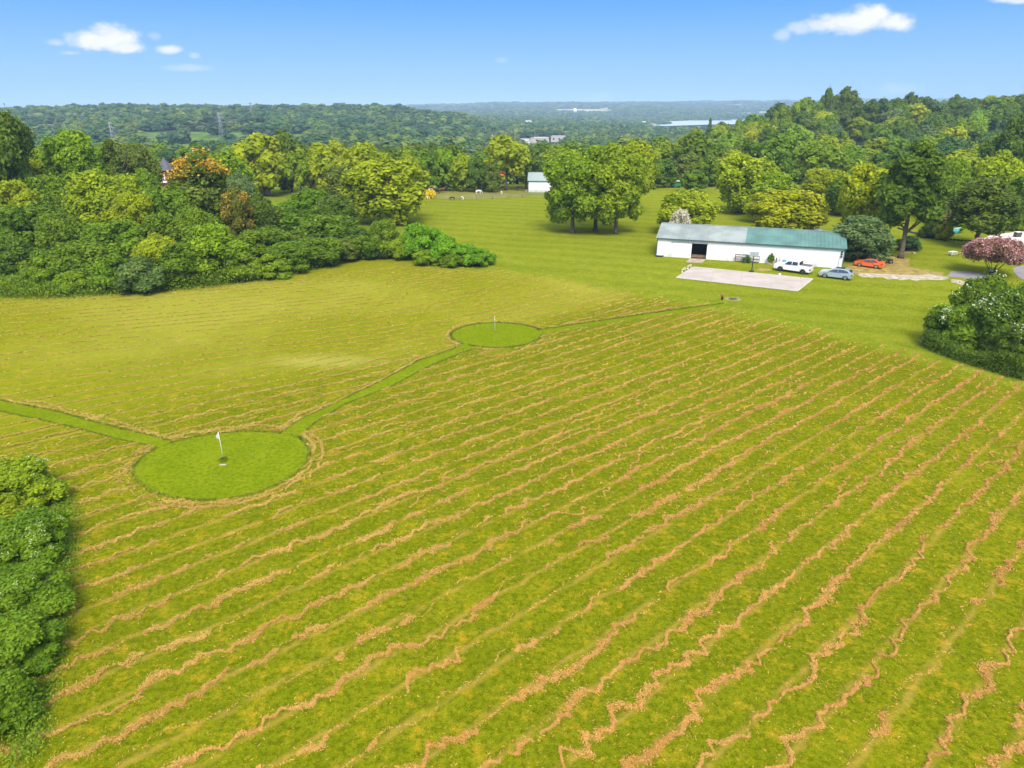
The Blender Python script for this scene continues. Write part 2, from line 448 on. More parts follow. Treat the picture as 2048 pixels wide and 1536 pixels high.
green2 = smooth_poly(gpoly([(899, 672), (912, 684), (945, 693), (1000, 697), (1050, 691), (1080, 678), (1090, 665), (1075, 657), (1040, 649), (990, 645), (940, 650), (908, 661)]))
path1u = [(-40, 792), (0, 802), (113, 824), (191, 846), (267, 865), (345, 883)]; path1l = [(320, 898), (304, 892), (239, 878), (154, 856), (68, 836), (0, 822), (-40, 812)]
path2u = [(560, 868), (598, 841), (648, 817), (743, 773), (839, 722), (905, 700), (930, 686)]; path2l = [(950, 698), (928, 704), (860, 731), (778, 775), (687, 809), (629, 845), (600, 872)]
path3u = [(1070, 662), (1147, 650), (1232, 638), (1297, 628), (1347, 621), (1450, 607)]; path3l = [(1470, 609), (1400, 620), (1320, 632), (1230, 645), (1150, 657), (1085, 670)]
sheet('putting_green', rough_edge(green1), .040, m_green, 'larger round putting green with a white flag', 'putting green')
sheet('putting_green', rough_edge(green2), .040, m_green, 'smaller far putting green halfway to the barn', 'putting green')
P1, P2, P3 = gpoly(path1u + path1l), gpoly(path2u + path2l), gpoly(path3u + path3l)
sheet('mown_path', rough_edge(P1), .032, m_green, 'mown grass path leading off to the left from the near green', 'path')
sheet('mown_path', rough_edge(P2), .032, m_green, 'mown grass path joining the two putting greens', 'path')
sheet('mown_path', rough_edge(P3), .032, m_green, 'mown grass path from the far green towards the concrete court', 'path')

# ------------------------------------------------------------------ hay: swaths of dry cut grass, geometry
def blades(cx, cy, cz, ln, wd, ang, tilt, rng, tint, mat, name, label, cat, tuft=False):
    n = len(cx)
    dx, dy = np.cos(ang) * np.cos(tilt), np.sin(ang) * np.cos(tilt); dz = np.sin(tilt)
    d = np.stack([dx, dy, dz], 1); s = np.stack([-np.sin(ang), np.cos(ang), rng.normal(0, .45, n)], 1)
    s /= np.linalg.norm(s, axis=1)[:, None]
    c = np.stack([cx, cy, cz], 1); L = ln[:, None] / 2; W = wd[:, None] / 2
    a = c - d * L; b_ = c + s * W; e = c + d * L; f = c - s * W
    V = np.stack([a, b_, e, f], 1).reshape(-1, 3)
    V[:, 2] = np.maximum(V[:, 2], .021)
    Fq = np.arange(n * 4).reshape(n, 4)
    return tag(link(name, np_mesh(name, V, Fq, mat, tint=np.repeat(tint, 4))), label, cat, kind='stuff')
m_hay, nt, b, out = new_mat('dry hay')
ti = nt.new('ShaderNodeAttribute', attribute_name='tint').outputs['Fac']
P = nt.new('ShaderNodeNewGeometry').outputs['Position']
hc = nt.mix(ti, (.40, .195, .040, 1), (.66, .36, .095, 1))
blc = nt.new('ShaderNodeAttribute', attribute_name='bleach').outputs['Fac']
hc = nt.mix(nt.math('MULTIPLY', blc, .8), hc, nt.mix(ti, (.32, .245, .03, 1), (.54, .42, .10, 1)))
hc = nt.mix(nt.ramp(nt.noise(P, .35, 3), .4, .65, 0, .3), hc, (.44, .33, .07, 1))
nt.put(b.inputs['Base Color'], hc); b.inputs['Roughness'].default_value = .85; b.inputs['Specular IOR Level'].default_value = .1
rng = np.random.default_rng(11)
def vnoise(x, seed):
    """1-D value noise."""
    rg = np.random.default_rng(seed); tab = rg.random(4096)
    i = np.floor(x).astype(int); f = x - i; f = f * f * (3 - 2 * f)
    return tab[i % 4096] * (1 - f) + tab[(i + 1) % 4096] * f
hx, hy, hl, hw, ha, ht, hz, hc_, hb_ = [[] for _ in range(9)]
def hay_strand(xs, ys_, k, wid=1.0, pres=.42, zig=1.0):
    """Scatter hay along a polyline (dense samples)."""
    seg = np.hypot(np.diff(xs), np.diff(ys_)); s = np.concatenate([[0], np.cumsum(seg)])
    if s[-1] < 1: return
    ymid = ys_.mean()
    # samples per metre fall with distance, blades grow
    yloc = lambda t: np.interp(t, s, ys_)
    tt = []
    for a in np.arange(0, s[-1], 1.0):
        Y = float(yloc(a)); dist = math.hypot(Y, CH); n = int(np.clip(260 * (38 / dist) ** 1.25, 55, 330) * wid)
        tt.append(a + rng.random(n))
    t = np.concatenate(tt); t = t[t < s[-1]]
    X = np.interp(t, s, xs); Y = np.interp(t, s, ys_)
    tx = np.interp(t + .3, s, xs) - np.interp(t - .3, s, xs); ty = np.interp(t + .3, s, ys_) - np.interp(t - .3, s, ys_)
    L = np.hypot(tx, ty) + 1e-6; tx, ty = tx / L, ty / L
    # zigzag of the swath and clumps dropped by the mower
    z1 = (vnoise(t / (1.05 + .35 * math.sin(k * 1.7)) + 17 * k, 5 + k) - .5) * (.40 + .55 * vnoise(t / 7 + 9 * k, 60 + k)) + (vnoise(t / .38 + 3 * k, 90 + k) - .5) * .52 + (vnoise(t / 6 + k, 33 + k) - .5) * .6
    dens = vnoise(t / 3.2, 200 + k) * .45 + vnoise(t / .8, 300 + k) * .55
    loc = vnoise(t / 12, 700 + k)
    wloc = .03 + .25 * np.clip((dens - pres) / .5, 0, 1) ** 1.15
    loc = loc + np.where((X < 2) & (Y < 42), -.12, 0)
    keep = (dens + .55 * (loc - .45) > pres) | (rng.random(len(t)) < .07)
    z1 = z1 * np.interp(Y, [26, 48, 90], [1.0, .62, .42])
    lat = np.clip(rng.normal(0, 1, len(t)), -2.4, 2.4) * wloc * wid * .62 * np.interp(Y, [30, 60], [1.0, .75]) + z1 * zig
    loose = rng.random(len(t)) < .05
    lat = np.where(loose, lat + rng.normal(0, .45, len(t)), lat)
    X = X - ty * lat; Y = Y + tx * lat
    X, Y, keep, dens_, t_ = X[keep], Y[keep], None, dens[keep], t[keep]
    ang = np.arctan2(ty[:0].sum() if False else 0, 1) + rng.uniform(0, np.pi, len(X))
    dist = np.hypot(Y, CH); g = np.clip(dist / 38, .8, 3.2)
    hx.append(X); hy.append(Y); hl.append(.17 * rng.uniform(.5, 1.5, len(X)) * g ** .55); hw.append(.036 * rng.uniform(.5, 1.5, len(X)) * g ** .8)
    ha.append(ang); ht.append(rng.normal(0, .28, len(X))); hz.append(.03 + np.abs(rng.normal(0, .05, len(X))))
    hb_.append(np.clip((row_c(X, Y) - 22) / 52, 0, 1)); hc_.append(np.clip(.35 + .5 * (vnoise(t_ / 2.5, 400 + k) - .3) + rng.normal(0, .2, len(X)), 0, 1))
greens_all = [green1, green2, P1, P2, P3]
for k in range(-19, 58):
    c0 = k * 2.6 if k < 30 else 78 + (k - 30) * 2.0
    if c0 > 128: continue
    px_, py_ = [0.0], [c0]
    for sgn in (1, -1):
        x, y = 0.0, c0; qx, qy = [], []
        while abs(x) < 110 and 12 < y < 124 or (y <= 12 and sgn > 0 and x < 60) or (y >= 118 and sgn < 0 and x > -90):
            st = .4 * sgn; y += float(slope(x + st / 2, y)) * st; x += st; qx.append(x); qy.append(y)
            if y < -60 or y > 190: break
        if sgn > 0: px_, py_ = px_ + qx, py_ + qy
        else: px_, py_ = qx[::-1] + px_, qy[::-1] + py_
    xs, ys_ = np.array(px_), np.array(py_)
    d = ys_ * CP + CH * SP; pxx = 1024 + F * xs / np.maximum(d, 1)
    ok = (ys_ > 16) & inpoly(xs, ys_, field_poly) & (pxx > -60) & (pxx < 2110)
    far = c0 > 80
    # break the line into runs that are in view and on the field
    i = 0
    while i < len(ok):
        if not ok[i]: i += 1; continue
        j = i
        while j < len(ok) and ok[j]: j += 1
        if j - i > 4:
            left = xs[i:j].mean() < -25 and ys_[i:j].mean() > 50
            hay_strand(xs[i:j], ys_[i:j], k + 40, wid=.45 if far else 1.0, pres=.40 if far else .38, zig=.4 if far else 1.0)
        i = j
# thin scatter left between the swaths
for k in range(-12, 30):
    c0 = (k + .5) * 2.6; X_ = np.arange(-60, 62, .4); yv = c0; Xr, Yr = [0.0], [c0]
    for sgn in (1, -1):
        x, y = 0.0, c0; q_ = []
        for _ in range(150): y += float(slope(x + .2 * sgn, y)) * .4 * sgn; x += .4 * sgn; q_.append((x, y))
        q_ = np.array(q_); Xr, Yr = (np.concatenate([Xr, q_[:, 0]]), np.concatenate([Yr, q_[:, 1]])) if sgn > 0 else (np.concatenate([q_[::-1, 0], Xr]), np.concatenate([q_[::-1, 1], Yr]))
    dd = Yr * CP + CH * SP; pp = 1024 + F * Xr / np.maximum(dd, 1); ok = (Yr > 38) & (pp > -60) & (pp < 2110) & inpoly(Xr, Yr, field_poly)
    if ok.sum() > 8: hay_strand(Xr[ok], Yr[ok], 300 + k, wid=.42, pres=.72, zig=1.6)
# hay thrown up along the cut edges of greens and paths
def dens_line(P, closed=False):
    pts = P + [P[0]] if closed else P
    X, Y = [], []
    for a, b_ in zip(pts, pts[1:]):
        n = max(2, int(math.hypot(b_[0] - a[0], b_[1] - a[1]) / .3))
        for q in range(n): X.append(a[0] + (b_[0] - a[0]) * q / n); Y.append(a[1] + (b_[1] - a[1]) * q / n)
    return np.array(X), np.array(Y)
def grow(P, r):
    c = np.mean(np.array(P), 0); return [(c[0] + (p[0] - c[0]) * (1 + r / math.hypot(p[0] - c[0], p[1] - c[1])), c[1] + (p[1] - c[1]) * (1 + r / math.hypot(p[0] - c[0], p[1] - c[1]))) for p in P]
for q, (P_, r) in enumerate([(green1, .5), (green1, 1.0), (green2, .5)]):
    X, Y = dens_line(grow(P_, r), True); hay_strand(X, Y, 900 + q, wid=1.0, pres=.40, zig=.6)
for q, (P_, off) in enumerate([(path1u, -.5), (path2u, -.4), (path3u, -.4), (path2u, -1.2), (path1u, -1.4)]):
    X, Y = dens_line(gpoly([(a, b_ + off * 8) for a, b_ in P_])); hay_strand(X, Y, 920 + q, wid=1.0, pres=.42, zig=.5)
hx, hy, hl, hw, ha, ht, hz, hc_, hb_ = map(np.concatenate, (hx, hy, hl, hw, ha, ht, hz, hc_, hb_))
keep = inpoly(hx, hy, field_poly) & (rng.random(len(hx)) > 1.15 * np.clip(1 - edge_dist(hx, hy) / (5.5 + 4 * np.sin(hx * .9) * np.sin(hy * .7)), 0, 1))
for P_ in greens_all: keep &= ~inpoly(hx, hy, P_)
hx, hy, hl, hw, ha, ht, hz, hc_, hb_ = (a[keep] for a in (hx, hy, hl, hw, ha, ht, hz, hc_, hb_))
hay_o = blades(hx, hy, hz, hl, hw, ha, ht, rng, hc_, m_hay, 'hay_swaths', 'tan swaths of drying cut hay lying in wavering lines across the field', 'hay')
ab = hay_o.data.attributes.new('bleach', 'FLOAT', 'POINT'); ab.data.foreach_set('value', np.repeat(hb_, 4).astype(np.float32))
print('hay blades', len(hx))
# uncut rim of darker grass along greens and paths
m_rim = simple('rim grass', (.12, .155, .008), .9, var=.4, scale=2)
X, Y = [], []
for L_, cl in ((green1, True), (green2, True), (gpoly(path1u), False), (gpoly(path2u), False), (gpoly(path3u), False), (gpoly(path1l[1:]), False), (gpoly(path2l), False)):
    a, b_ = dens_line(L_, cl); X.append(np.repeat(a, 26)); Y.append(np.repeat(b_, 26))
X, Y = np.concatenate(X), np.concatenate(Y); n = len(X)
inside_other = np.zeros(n, bool)
X = X + rng.normal(0, .10, n); Y = Y + rng.normal(0, .10, n)
sh = [grow(green1, -.5), grow(green2, -.5)]
for P_ in sh + [P1, P2, P3]: inside_other |= inpoly(X, Y, P_) & (rng.random(n) > .04)
X, Y = X[~inside_other], Y[~inside_other]; n = len(X)
g = np.clip(np.hypot(Y, CH) / 45, .9, 2.2)
blades(X, Y, .05 * np.ones(n), .15 * rng.uniform(.6, 1.5, n) * g, .035 * g, rng.uniform(0, 6.3, n), rng.uniform(.5, 1.5, n), rng, rng.random(n), m_rim, 'grass_rim', 'darker uncut grass rim around the greens and mown paths', 'grass')


# ------------------------------------------------------------------ foliage
def leaf_mat(name, yellow=.35, trans=.33):
    m, nt, b, out = new_mat(name)
    oc = nt.new('ShaderNodeObjectInfo'); base = oc.outputs['Color']
    ti = nt.new('ShaderNodeAttribute', attribute_name='tint').outputs['Fac']
    hsn = nt.new('ShaderNodeHueSaturation')
    nt.put(hsn.inputs['Hue'], nt.ramp(ti, 0, 1, .5 + .025, .5 - .012, False))
    nt.put(hsn.inputs['Value'], nt.ramp(ti, 0, 1, .62, 1.45, False))
    nt.put(hsn.inputs['Saturation'], 1.0)
    nt.put(hsn.inputs['Color'], base)
    b.inputs['Roughness'].default_value = .62; b.inputs['Specular IOR Level'].default_value = .22
    nt.put(b.inputs['Base Color'], hsn.outputs[0])
    tr = nt.new('ShaderNodeBsdfTranslucent'); nt.put(tr.inputs[0], nt.mix(1.0, hsn.outputs[0], (1.25, 1.2, .55, 1), 'MULTIPLY'))
    mx = nt.new('ShaderNodeMixShader'); mx.inputs[0].default_value = trans
    nt.l.new(b.outputs[0], mx.inputs[1]); nt.l.new(tr.outputs[0], mx.inputs[2]); nt.l.new(mx.outputs[0], out.inputs[0])
    return m
m_leaf = leaf_mat('foliage')
m_bark = simple('bark', (.13, .10, .07), .9, var=.35, scale=2.5, bump=.4)
m_flower = simple('white blossom', (.60, .66, .36), .8)
m_pink = simple('pink blossom', (.56, .27, .25), .8, var=.5, scale=1.5)
m_orange = simple('orange vine leaves', (.46, .27, .012), .8, var=.4, scale=1.0)

def unit(v): return v / (np.linalg.norm(v, axis=1)[:, None] + 1e-9)
def lobes_for(rng, kind, n):
    """Clumps of the crown in a unit frame: x, y in -1..1, z in 0..1 (0 = ground)."""
    L = []
    if kind == 'round':      # crown on a trunk
        zc, rz, rx, lo = .60, .36, .68, -.55
    elif kind == 'low':
        zc, rz, rx, lo = .56, .40, .76, -.80
    elif kind == 'full':     # crown down to the ground
        zc, rz, rx, lo = .50, .40, .70, -.9
    elif kind == 'tall':
        zc, rz, rx, lo = .63, .34, .62, -.75
    elif kind == 'shrub':
        zc, rz, rx, lo = .35, .52, .72, -.4
    elif kind == 'vase':
        zc, rz, rx, lo = .66, .17, .74, -.9
    elif kind == 'cone':
        for i in range(n):
            t = (i + rng.random()) / n; r = .85 * (1 - t) ** .8 * rng.uniform(.55, .95); a = rng.uniform(0, 6.28)
            L.append((r * math.cos(a) * .8, r * math.sin(a) * .8, .10 + .82 * t, (.30 * (1 - t) + .12) * rng.uniform(.8, 1.2)))
        return np.array(L)
    for i in range(n):
        z = 1 - (i + .5) / n * (1 - lo); z = np.clip(z + rng.uniform(-.12, .12), -1, 1)
        a = i * 2.39996 + rng.uniform(-.5, .5); q = math.sqrt(max(0, 1 - z * z)) ** (.8)
        k = rng.uniform(.78, 1.12) if n < 30 else rng.uniform(.62, 1.16); lr = rng.uniform(.20, .36) * (1.15 if n < 14 else .92) if n < 30 else .13 + .25 * rng.random() ** 1.6
        L.append((q * math.cos(a) * rx * k, q * math.sin(a) * rx * k, zc + z * rz * rng.uniform(.82, 1.10), lr))
    for i in range(3): L.append((rng.uniform(-.2, .2), rng.uniform(-.2, .2), zc + rng.uniform(-.1, .15), .42))
    return np.array(L)
def crown_arrays(seed, kind, nl, n, leaf, R_, H_, ragged=.24, nrm=.62, tn=.15):
    """Leaf-sized faces spread through clumps. R_: half width, H_: height in metres."""
    rng = np.random.default_rng(seed)
    L = lobes_for(rng, kind, nl); m = len(L)
    w = L[:, 3] ** 2; w /= w.sum()
    li = rng.choice(m, n, p=w)
    d = unit(rng.normal(0, 1, (n, 3)) + np.array([0, 0, .35]))
    lr = L[li, 3]
    bump = 1 + ragged * np.sin(d[:, 0] * 7 + li) * np.cos(d[:, 1] * 8 + 2 * li) + rng.normal(0, .07, n)
    rad = np.where(rng.random(n) < .80, rng.uniform(.80, 1.04, n), rng.uniform(.35, .8, n)) * bump
    rad = np.where(rng.random(n) < .07, rad * rng.uniform(1.05, 1.38, n), rad)
    asp = np.array([R_, R_, min(R_ * 1.05, H_ * .55)])
    P_ = L[li, :3] * np.array([R_, R_, H_]) + d * (lr * rad)[:, None] * asp * np.array([1, 1, .98])
    keep = np.ones(n, bool)
    for k in range(m):                       # drop what is buried inside another clump
        q = (P_ - L[k, :3] * np.array([R_, R_, H_])) / asp / L[k, 3]
        keep &= ~((np.linalg.norm(q, axis=1) < .55) & (rng.random(n) < .75))
    keep &= P_[:, 2] > .02 * H_
    P_, d, li = P_[keep], d[keep], li[keep]; n = len(P_)
    N = unit(d + rng.normal(0, nrm, (n, 3)) + np.array([0, 0, .25]))
    T = unit(np.cross(N, rng.normal(0, 1, (n, 3)))); B = np.cross(N, T)
    s = leaf * rng.uniform(.55, 1.45, n)[:, None]
    V = np.stack([P_ - T * s * .62, P_ + B * s * .36 - N * s * .08, P_ + T * s * .62, P_ - B * s * .36 - N * s * .08], 1).reshape(-1, 3)
    lt = rng.uniform(.18, .82, m)
    tint = np.clip(lt[li] * .55 + .22 + rng.normal(0, tn, n), 0, 1)
    return V, np.arange(n * 4).reshape(n, 4), np.repeat(tint, 4)
def trunk_arrays(seed, kind, R_, H_, r0, nb=6, sides=7):
    rg = random.Random(seed); mb = MB()
    zt = {'vase': .30}.get(kind, .62) * H_
    lean = (rg.uniform(-.06, .06) * H_, rg.uniform(-.04, .04) * H_)
    pts = [(lean[0] * t * t, lean[1] * t * t, zt * t) for t in (0, .06, .3, .6, 1)]
    mb.tube(pts, [r0 * 1.5, r0 * 1.05, r0 * .9, r0 * .72, r0 * .35], sides)
    for i in range(nb):
        t = rg.uniform(.35, .9) if kind != 'vase' else .02
        a = i * 2.4 + rg.uniform(-.4, .4); k = rg.uniform(.45, .72) * R_
        s = Vector((lean[0] * t * t, lean[1] * t * t, zt * t)); e = Vector((math.cos(a) * k, math.sin(a) * k, min(H_ * .85, zt * t + H_ * rg.uniform(.18, .32) if kind != 'vase' else H_ * .62)))
        mid = s.lerp(e, .5) + Vector((0, 0, -.02 * H_))
        mb.tube([s, mid, e], [r0 * .5, r0 * .33, r0 * .12], 5, cap=False)
    me = bpy.data.meshes.new('trunk'); bmesh.ops.recalc_face_normals(mb.bm, faces=mb.bm.faces); mb.bm.to_mesh(me); mb.bm.free(); me.materials.append(m_bark)
    return me
VAR = {}
def variant(key, seed, kind, nl, n, leaf, R_, H_, r0, nb=6, ragged=.16):
    V, Fq, t = crown_arrays(seed, kind, nl, n, leaf, R_, H_, ragged, *((.42, .10) if key.startswith('mid') else (.62, .15)))
    VAR.setdefault(key, []).append((np_mesh('crown', V, Fq, m_leaf, tint=t), trunk_arrays(seed, kind, R_, H_, r0, nb), R_, H_))
for i in range(4): variant('round', 20 + i, 'round', 42 + 5 * i, 30000, .50, 6.0, 15.0, .38)
for i in range(3): variant('low', 120 + i, 'low', 54, 34000, .50, 6.0, 15.0, .38)
for i in range(5): variant('full', 30 + i, 'full', 46 + 6 * i, 30000, .50, 5.5, 13.0, .32)
for i in range(2): variant('tall', 40 + i, 'tall', 44, 26000, .48, 4.5, 16.0, .32)
for i in range(3): variant('shrub', 50 + i, 'shrub', 16 + 3 * i, 20000, .30, 3.2, 5.0, .12)
for i in range(2): variant('cone', 60 + i, 'cone', 44, 22000, .34, 3.6, 13.0, .3)
variant('vase', 70, 'vase', 24, 16000, .30, 4.2, 6.0, .10, 8)
for i in range(3): variant('mid', 80 + i, 'full', 20 + 14 * i, 8000, .85, 6.0, 14.0, .36, 4)
for i in range(2): variant('midround', 90 + i, 'round', 15 + 4 * i, 5200, .85, 6.0, 14.0, .36, 5)
variant('midcone', 97, 'cone', 34, 4200, .7, 4.2, 18.0, .3, 3)

# colours of crowns (surface colours, linear)
COLS = {
 'yellow-green': (.32, .37, .005), 'bright green': (.225, .315, .006), 'mid green': (.155, .235, .006), 'dark green': (.120, .180, .010),
 'olive green': (.155, .20, .018), 'grey-green': (.15, .21, .055), 'golden green': (.34, .38, .004), 'vivid green': (.17, .33, .006),
 'blue-green': (.09, .16, .035), 'rusty olive': (.18, .20, .02)}
NAMES = {'round': 'broadleaf_tree', 'full': 'broadleaf_tree', 'low': 'broadleaf_tree', 'tall': 'broadleaf_tree', 'cone': 'evergreen_tree', 'shrub': 'shrub', 'vase': 'blossom_tree', 'mid': 'broadleaf_tree', 'midround': 'broadleaf_tree', 'midcone': 'pine_tree'}
vcount = {}
rt = random.Random(5)
def plant(x, y, z, w, h, key, colr, label, cat='tree', group=None, name=None, vi=None, jit=.10):
    """A tree or shrub as a thing of its own: an Empty at the foot, crown and trunk as parts."""
    i = vcount.get(key, 0); vcount[key] = i + 1
    cm, tm, R_, H_ = VAR[key][(i if vi is None else vi) % len(VAR[key])]
    e = empty(name or NAMES[key], (x, y, z), rt.uniform(0, 6.28))
    e.scale = (w / 2 / R_, w / 2 / R_, h / H_)
    tag(e, label, cat, group)
    c = COLS[colr] if isinstance(colr, str) else colr
    k = 1 + rt.uniform(-jit, jit)
    cr = link('crown', cm, e); cr.color = (c[0] * k * (1 + rt.uniform(-.08, .08)), c[1] * k, c[2] * k, 1)
    link('trunk' if key != 'shrub' else 'stems', tm, e)
    return e
def tree(px, ytop, Y, wpx, key, colr, label, **kw):
    """Tree whose crown top is seen at (px, ytop) of the photograph and which stands Y metres ahead."""
    top = atY(px, ytop, Y); t = Y / ray(px, ytop + 40).y
    x = atY(px, ytop + 40, Y).x; z = h1(x, Y) if Y > 235 else 0.0
    return plant(x, Y, z, wpx / F * t * 1.05, (top.z - z) * 1.0, key, colr, label, **kw)

# --- the wood on the left (in the order back to front)
LW = "trees and bushes of the wood left of the field"
left = [
 (-12, 222, 138, 130, 'round', 'dark green', 'very tall dark tree cut by the left edge of the photo'),
 (22, 300, 150, 110, 'round', 'yellow-green', 'yellow-green tree right beneath the very tall dark tree at the left edge'),
 (88, 300, 158, 120, 'round', 'bright green', 'light green tree directly left of the highest rounded crown of the left wood'),
 (140, 272, 152, 120, 'round', 'bright green', 'bright green rounded tree, highest leafy crown of the left wood'),
 (190, 292, 160, 90, 'full', 'mid green', 'mid green tree between the rounded bright crown and the sparse greyish tree'),
 (222, 266, 158, 96, 'cone', 'olive green', 'sparse greyish olive tree with a ragged pointed top in the left wood'),
 (268, 288, 165, 92, 'round', 'olive green', 'dull olive tree just left of the brick turret house'),
 (250, 350, 138, 100, 'full', 'yellow-green', 'yellow-green tree low in front of the dull olive tree'),
 (292, 340, 148, 70, 'full', 'bright green', 'light green tree just below the brick turret house'),
 (440, 302, 160, 120, 'full', 'bright green', 'light green tree rising right behind the orange-topped tree'),
 (480, 345, 150, 70, 'full', 'grey-green', 'vine-hung greenish tree right of the orange-topped tree'),
 (15, 360, 128, 120, 'full', 'yellow-green', 'yellow-green tree at the left edge, halfway down the wood'),
 (95, 350, 136, 110, 'full', 'mid green', 'mid green tree left of the broad yellow-green crown'),
 (150, 372, 128, 90, 'full', 'dark green', 'dark tree tucked against the left flank of the broad yellow-green crown'),
 (195, 360, 122, 150, 'round', 'yellow-green', 'broad bright yellow-green crown in the middle of the left wood'),
 (262, 392, 118, 100, 'round', 'yellow-green', 'second yellow-green crown, just right of and below the broad one'),
 (330, 372, 124, 110, 'full', 'mid green', 'mid green tree below the brick turret house and left of the orange one'),
 (400, 312, 134, 125, 'tall', 'olive green', 'tall vine-covered tree with orange leaves on its top'),
 (520, 388, 130, 80, 'full', 'dark green', 'dark green tree right of the vine-covered orange pillar'),
 (575, 402, 136, 110, 'full', 'mid green', 'mid green rounded tree in front of the small yellow meadow gap'),
 (622, 378, 140, 105, 'full', 'mid green', 'mid green tree left of the big yellow-green tree'),
 (672, 392, 138, 90, 'full', 'dark green', 'dark green tree touching the big yellow-green tree on its left'),
 (60, 404, 116, 126, 'full', 'mid green', 'mid green tree low at the left, under the yellow-green ones'),
 (130, 424, 111, 106, 'full', 'mid green', 'green tree low at the left beside the bright bush'),
 (235, 439, 108, 126, 'full', 'mid green', 'mid green tree in front of the broad yellow-green crown'),
 (330, 424, 113, 96, 'full', 'mid green', 'green tree standing before the vine-covered orange tree'),
 (388, 414, 113, 96, 'full', 'mid green', 'mid green tree with drooping sprays below the orange-topped tree'),
 (474, 385, 124, 62, 'tall', 'rusty olive', 'narrow vine-covered pillar tree with orange patches'),
 (530, 454, 116, 111, 'full', 'mid green', 'mid green tree low between the orange pillar and the mown field'),
 (600, 462, 124, 110, 'full', 'dark green', 'dark green tree low where the wood narrows towards the hedge'),
 (655, 428, 126, 120, 'full', 'mid green', 'broad green tree at the right end of the left wood'),
 (715, 455, 124, 85, 'full', 'dark green', 'dark green tree linking the left wood to the vine-covered hedge'),
 (20, 474, 100, 106, 'full', 'dark green', 'dark bushy tree at the lower left edge of the wood'),
 (90, 500, 99, 101, 'shrub', 'mid green', 'mid green thicket bush at the field edge near the left border'),
 (160, 484, 101, 116, 'full', 'mid green', 'dense bushy tree at the field edge under the bright crowns'),
 (150, 542, 97, 86, 'shrub', 'bright green', 'low fresh-green bush at the field edge, leftmost of the fresh-green ones'),
 (235, 510, 98, 96, 'shrub', 'mid green', 'mid green bush at the field edge left of the grey-green one'),
 (285, 514, 97, 106, 'shrub', (.14, .195, .035), 'feathery grey-green bush at the field edge'),
 (315, 470, 102, 91, 'full', 'yellow-green', 'small yellow-green tree near the field edge behind the feathery bush'),
 (365, 484, 101, 96, 'full', 'mid green', 'mid green small tree between the small yellow-green one and the fuller green one'),
 (425, 448, 104, 116, 'full', 'bright green', 'full light green tree near the field edge below the orange pillar'),
 (480, 495, 105, 91, 'shrub', 'mid green', 'mid green bush at the field edge below the orange pillar tree'),
 (540, 510, 106, 86, 'shrub', 'bright green', 'fresh-green bush at the field edge left of the dark corner'),
 (585, 484, 110, 96, 'full', 'mid green', 'mid green small tree at the bend of the field edge'),
 (640, 474, 115, 96, 'full', 'mid green', 'mid green small tree just past the bend of the field edge'),
 (690, 478, 119, 80, 'full', 'olive green', 'olive green small tree where the vine hedge begins'),
 (735, 470, 120, 70, 'full', 'mid green', 'mid green small tree at the left end of the vine hedge'),
 (768, 440, 121, 66, 'full', 'mid green', 'rounded vine-draped small tree at the start of the hedge'),
 (805, 472, 120, 60, 'shrub', 'bright green', 'green vine mound between the draped small tree and the highest mound'),
 (836, 446, 120, 74, 'shrub', 'vivid green', 'highest vivid green vine mound of the hedge'),
 (868, 460, 118, 80, 'shrub', 'vivid green', 'second vivid green vine mound, right of the highest'),
 (898, 474, 117, 78, 'shrub', 'vivid green', 'third vivid green vine mound counted from the highest'),
 (930, 488, 116, 74, 'shrub', 'vivid green', 'fourth vivid green vine mound, near the tip of the hedge'),
 (958, 498, 115, 66, 'shrub', 'vivid green', 'lowest vine mound at the very tip of the hedge'),
 (855, 500, 115.5, 60, 'shrub', 'bright green', 'low green vine mound in front of the two highest mounds'),
 (905, 508, 114.5, 60, 'shrub', 'mid green', 'low darker vine mound at the foot of the hedge'),
]
rl = random.Random(9)
ORANGE = []
for (px, yt, Y, w, key, c, lab) in left:
    o = tree(px, yt, Y, w, key, c, lab, group=LW, cat='bush' if key == 'shrub' else 'tree')
    if 'orange leaves on its top' in lab or 'orange patches' in lab:
        ORANGE.append((o, 'top' in lab))
# low tangle along the foot of the wood
def edge_growth(name, line, n, hgt_, colr, label, seed, spread=1.0, leafs=.30):
    rg_ = np.random.default_rng(seed); X, Y = dens_line(line); i = rg_.integers(0, len(X), n)
    x = X[i] + rg_.normal(0, spread, n); y = Y[i] + rg_.normal(0, spread, n)
    z = rg_.random(n) ** 1.5 * hgt_ * (.4 + vnoise(X[i] / 2.0 + 50, seed)); ang = rg_.uniform(0, 6.3, n)
    o = blades(x, y, z, leafs * rg_.uniform(.5, 1.5, n), leafs * .55 * rg_.uniform(.5, 1.5, n), ang, rg_.uniform(-.3, 1.2, n), rg_, np.clip(rg_.normal(.45, .2, n), 0, 1), m_leaf, name, label, 'undergrowth')
    o.color = C4(colr); return o
wood_edge = [tuple(G(*p).xy) for p in [(-60, 588), (60, 592), (150, 590), (300, 580), (420, 572), (480, 562), (560, 552), (600, 540), (660, 524), (700, 516), (790, 510), (880, 516), (975, 525)]]
edge_growth('undergrowth', wood_edge, 34000, 2.2, (.20, .29, .012), 'low weeds and brambles along the foot of the left wood and hedge', 5, 1.1)

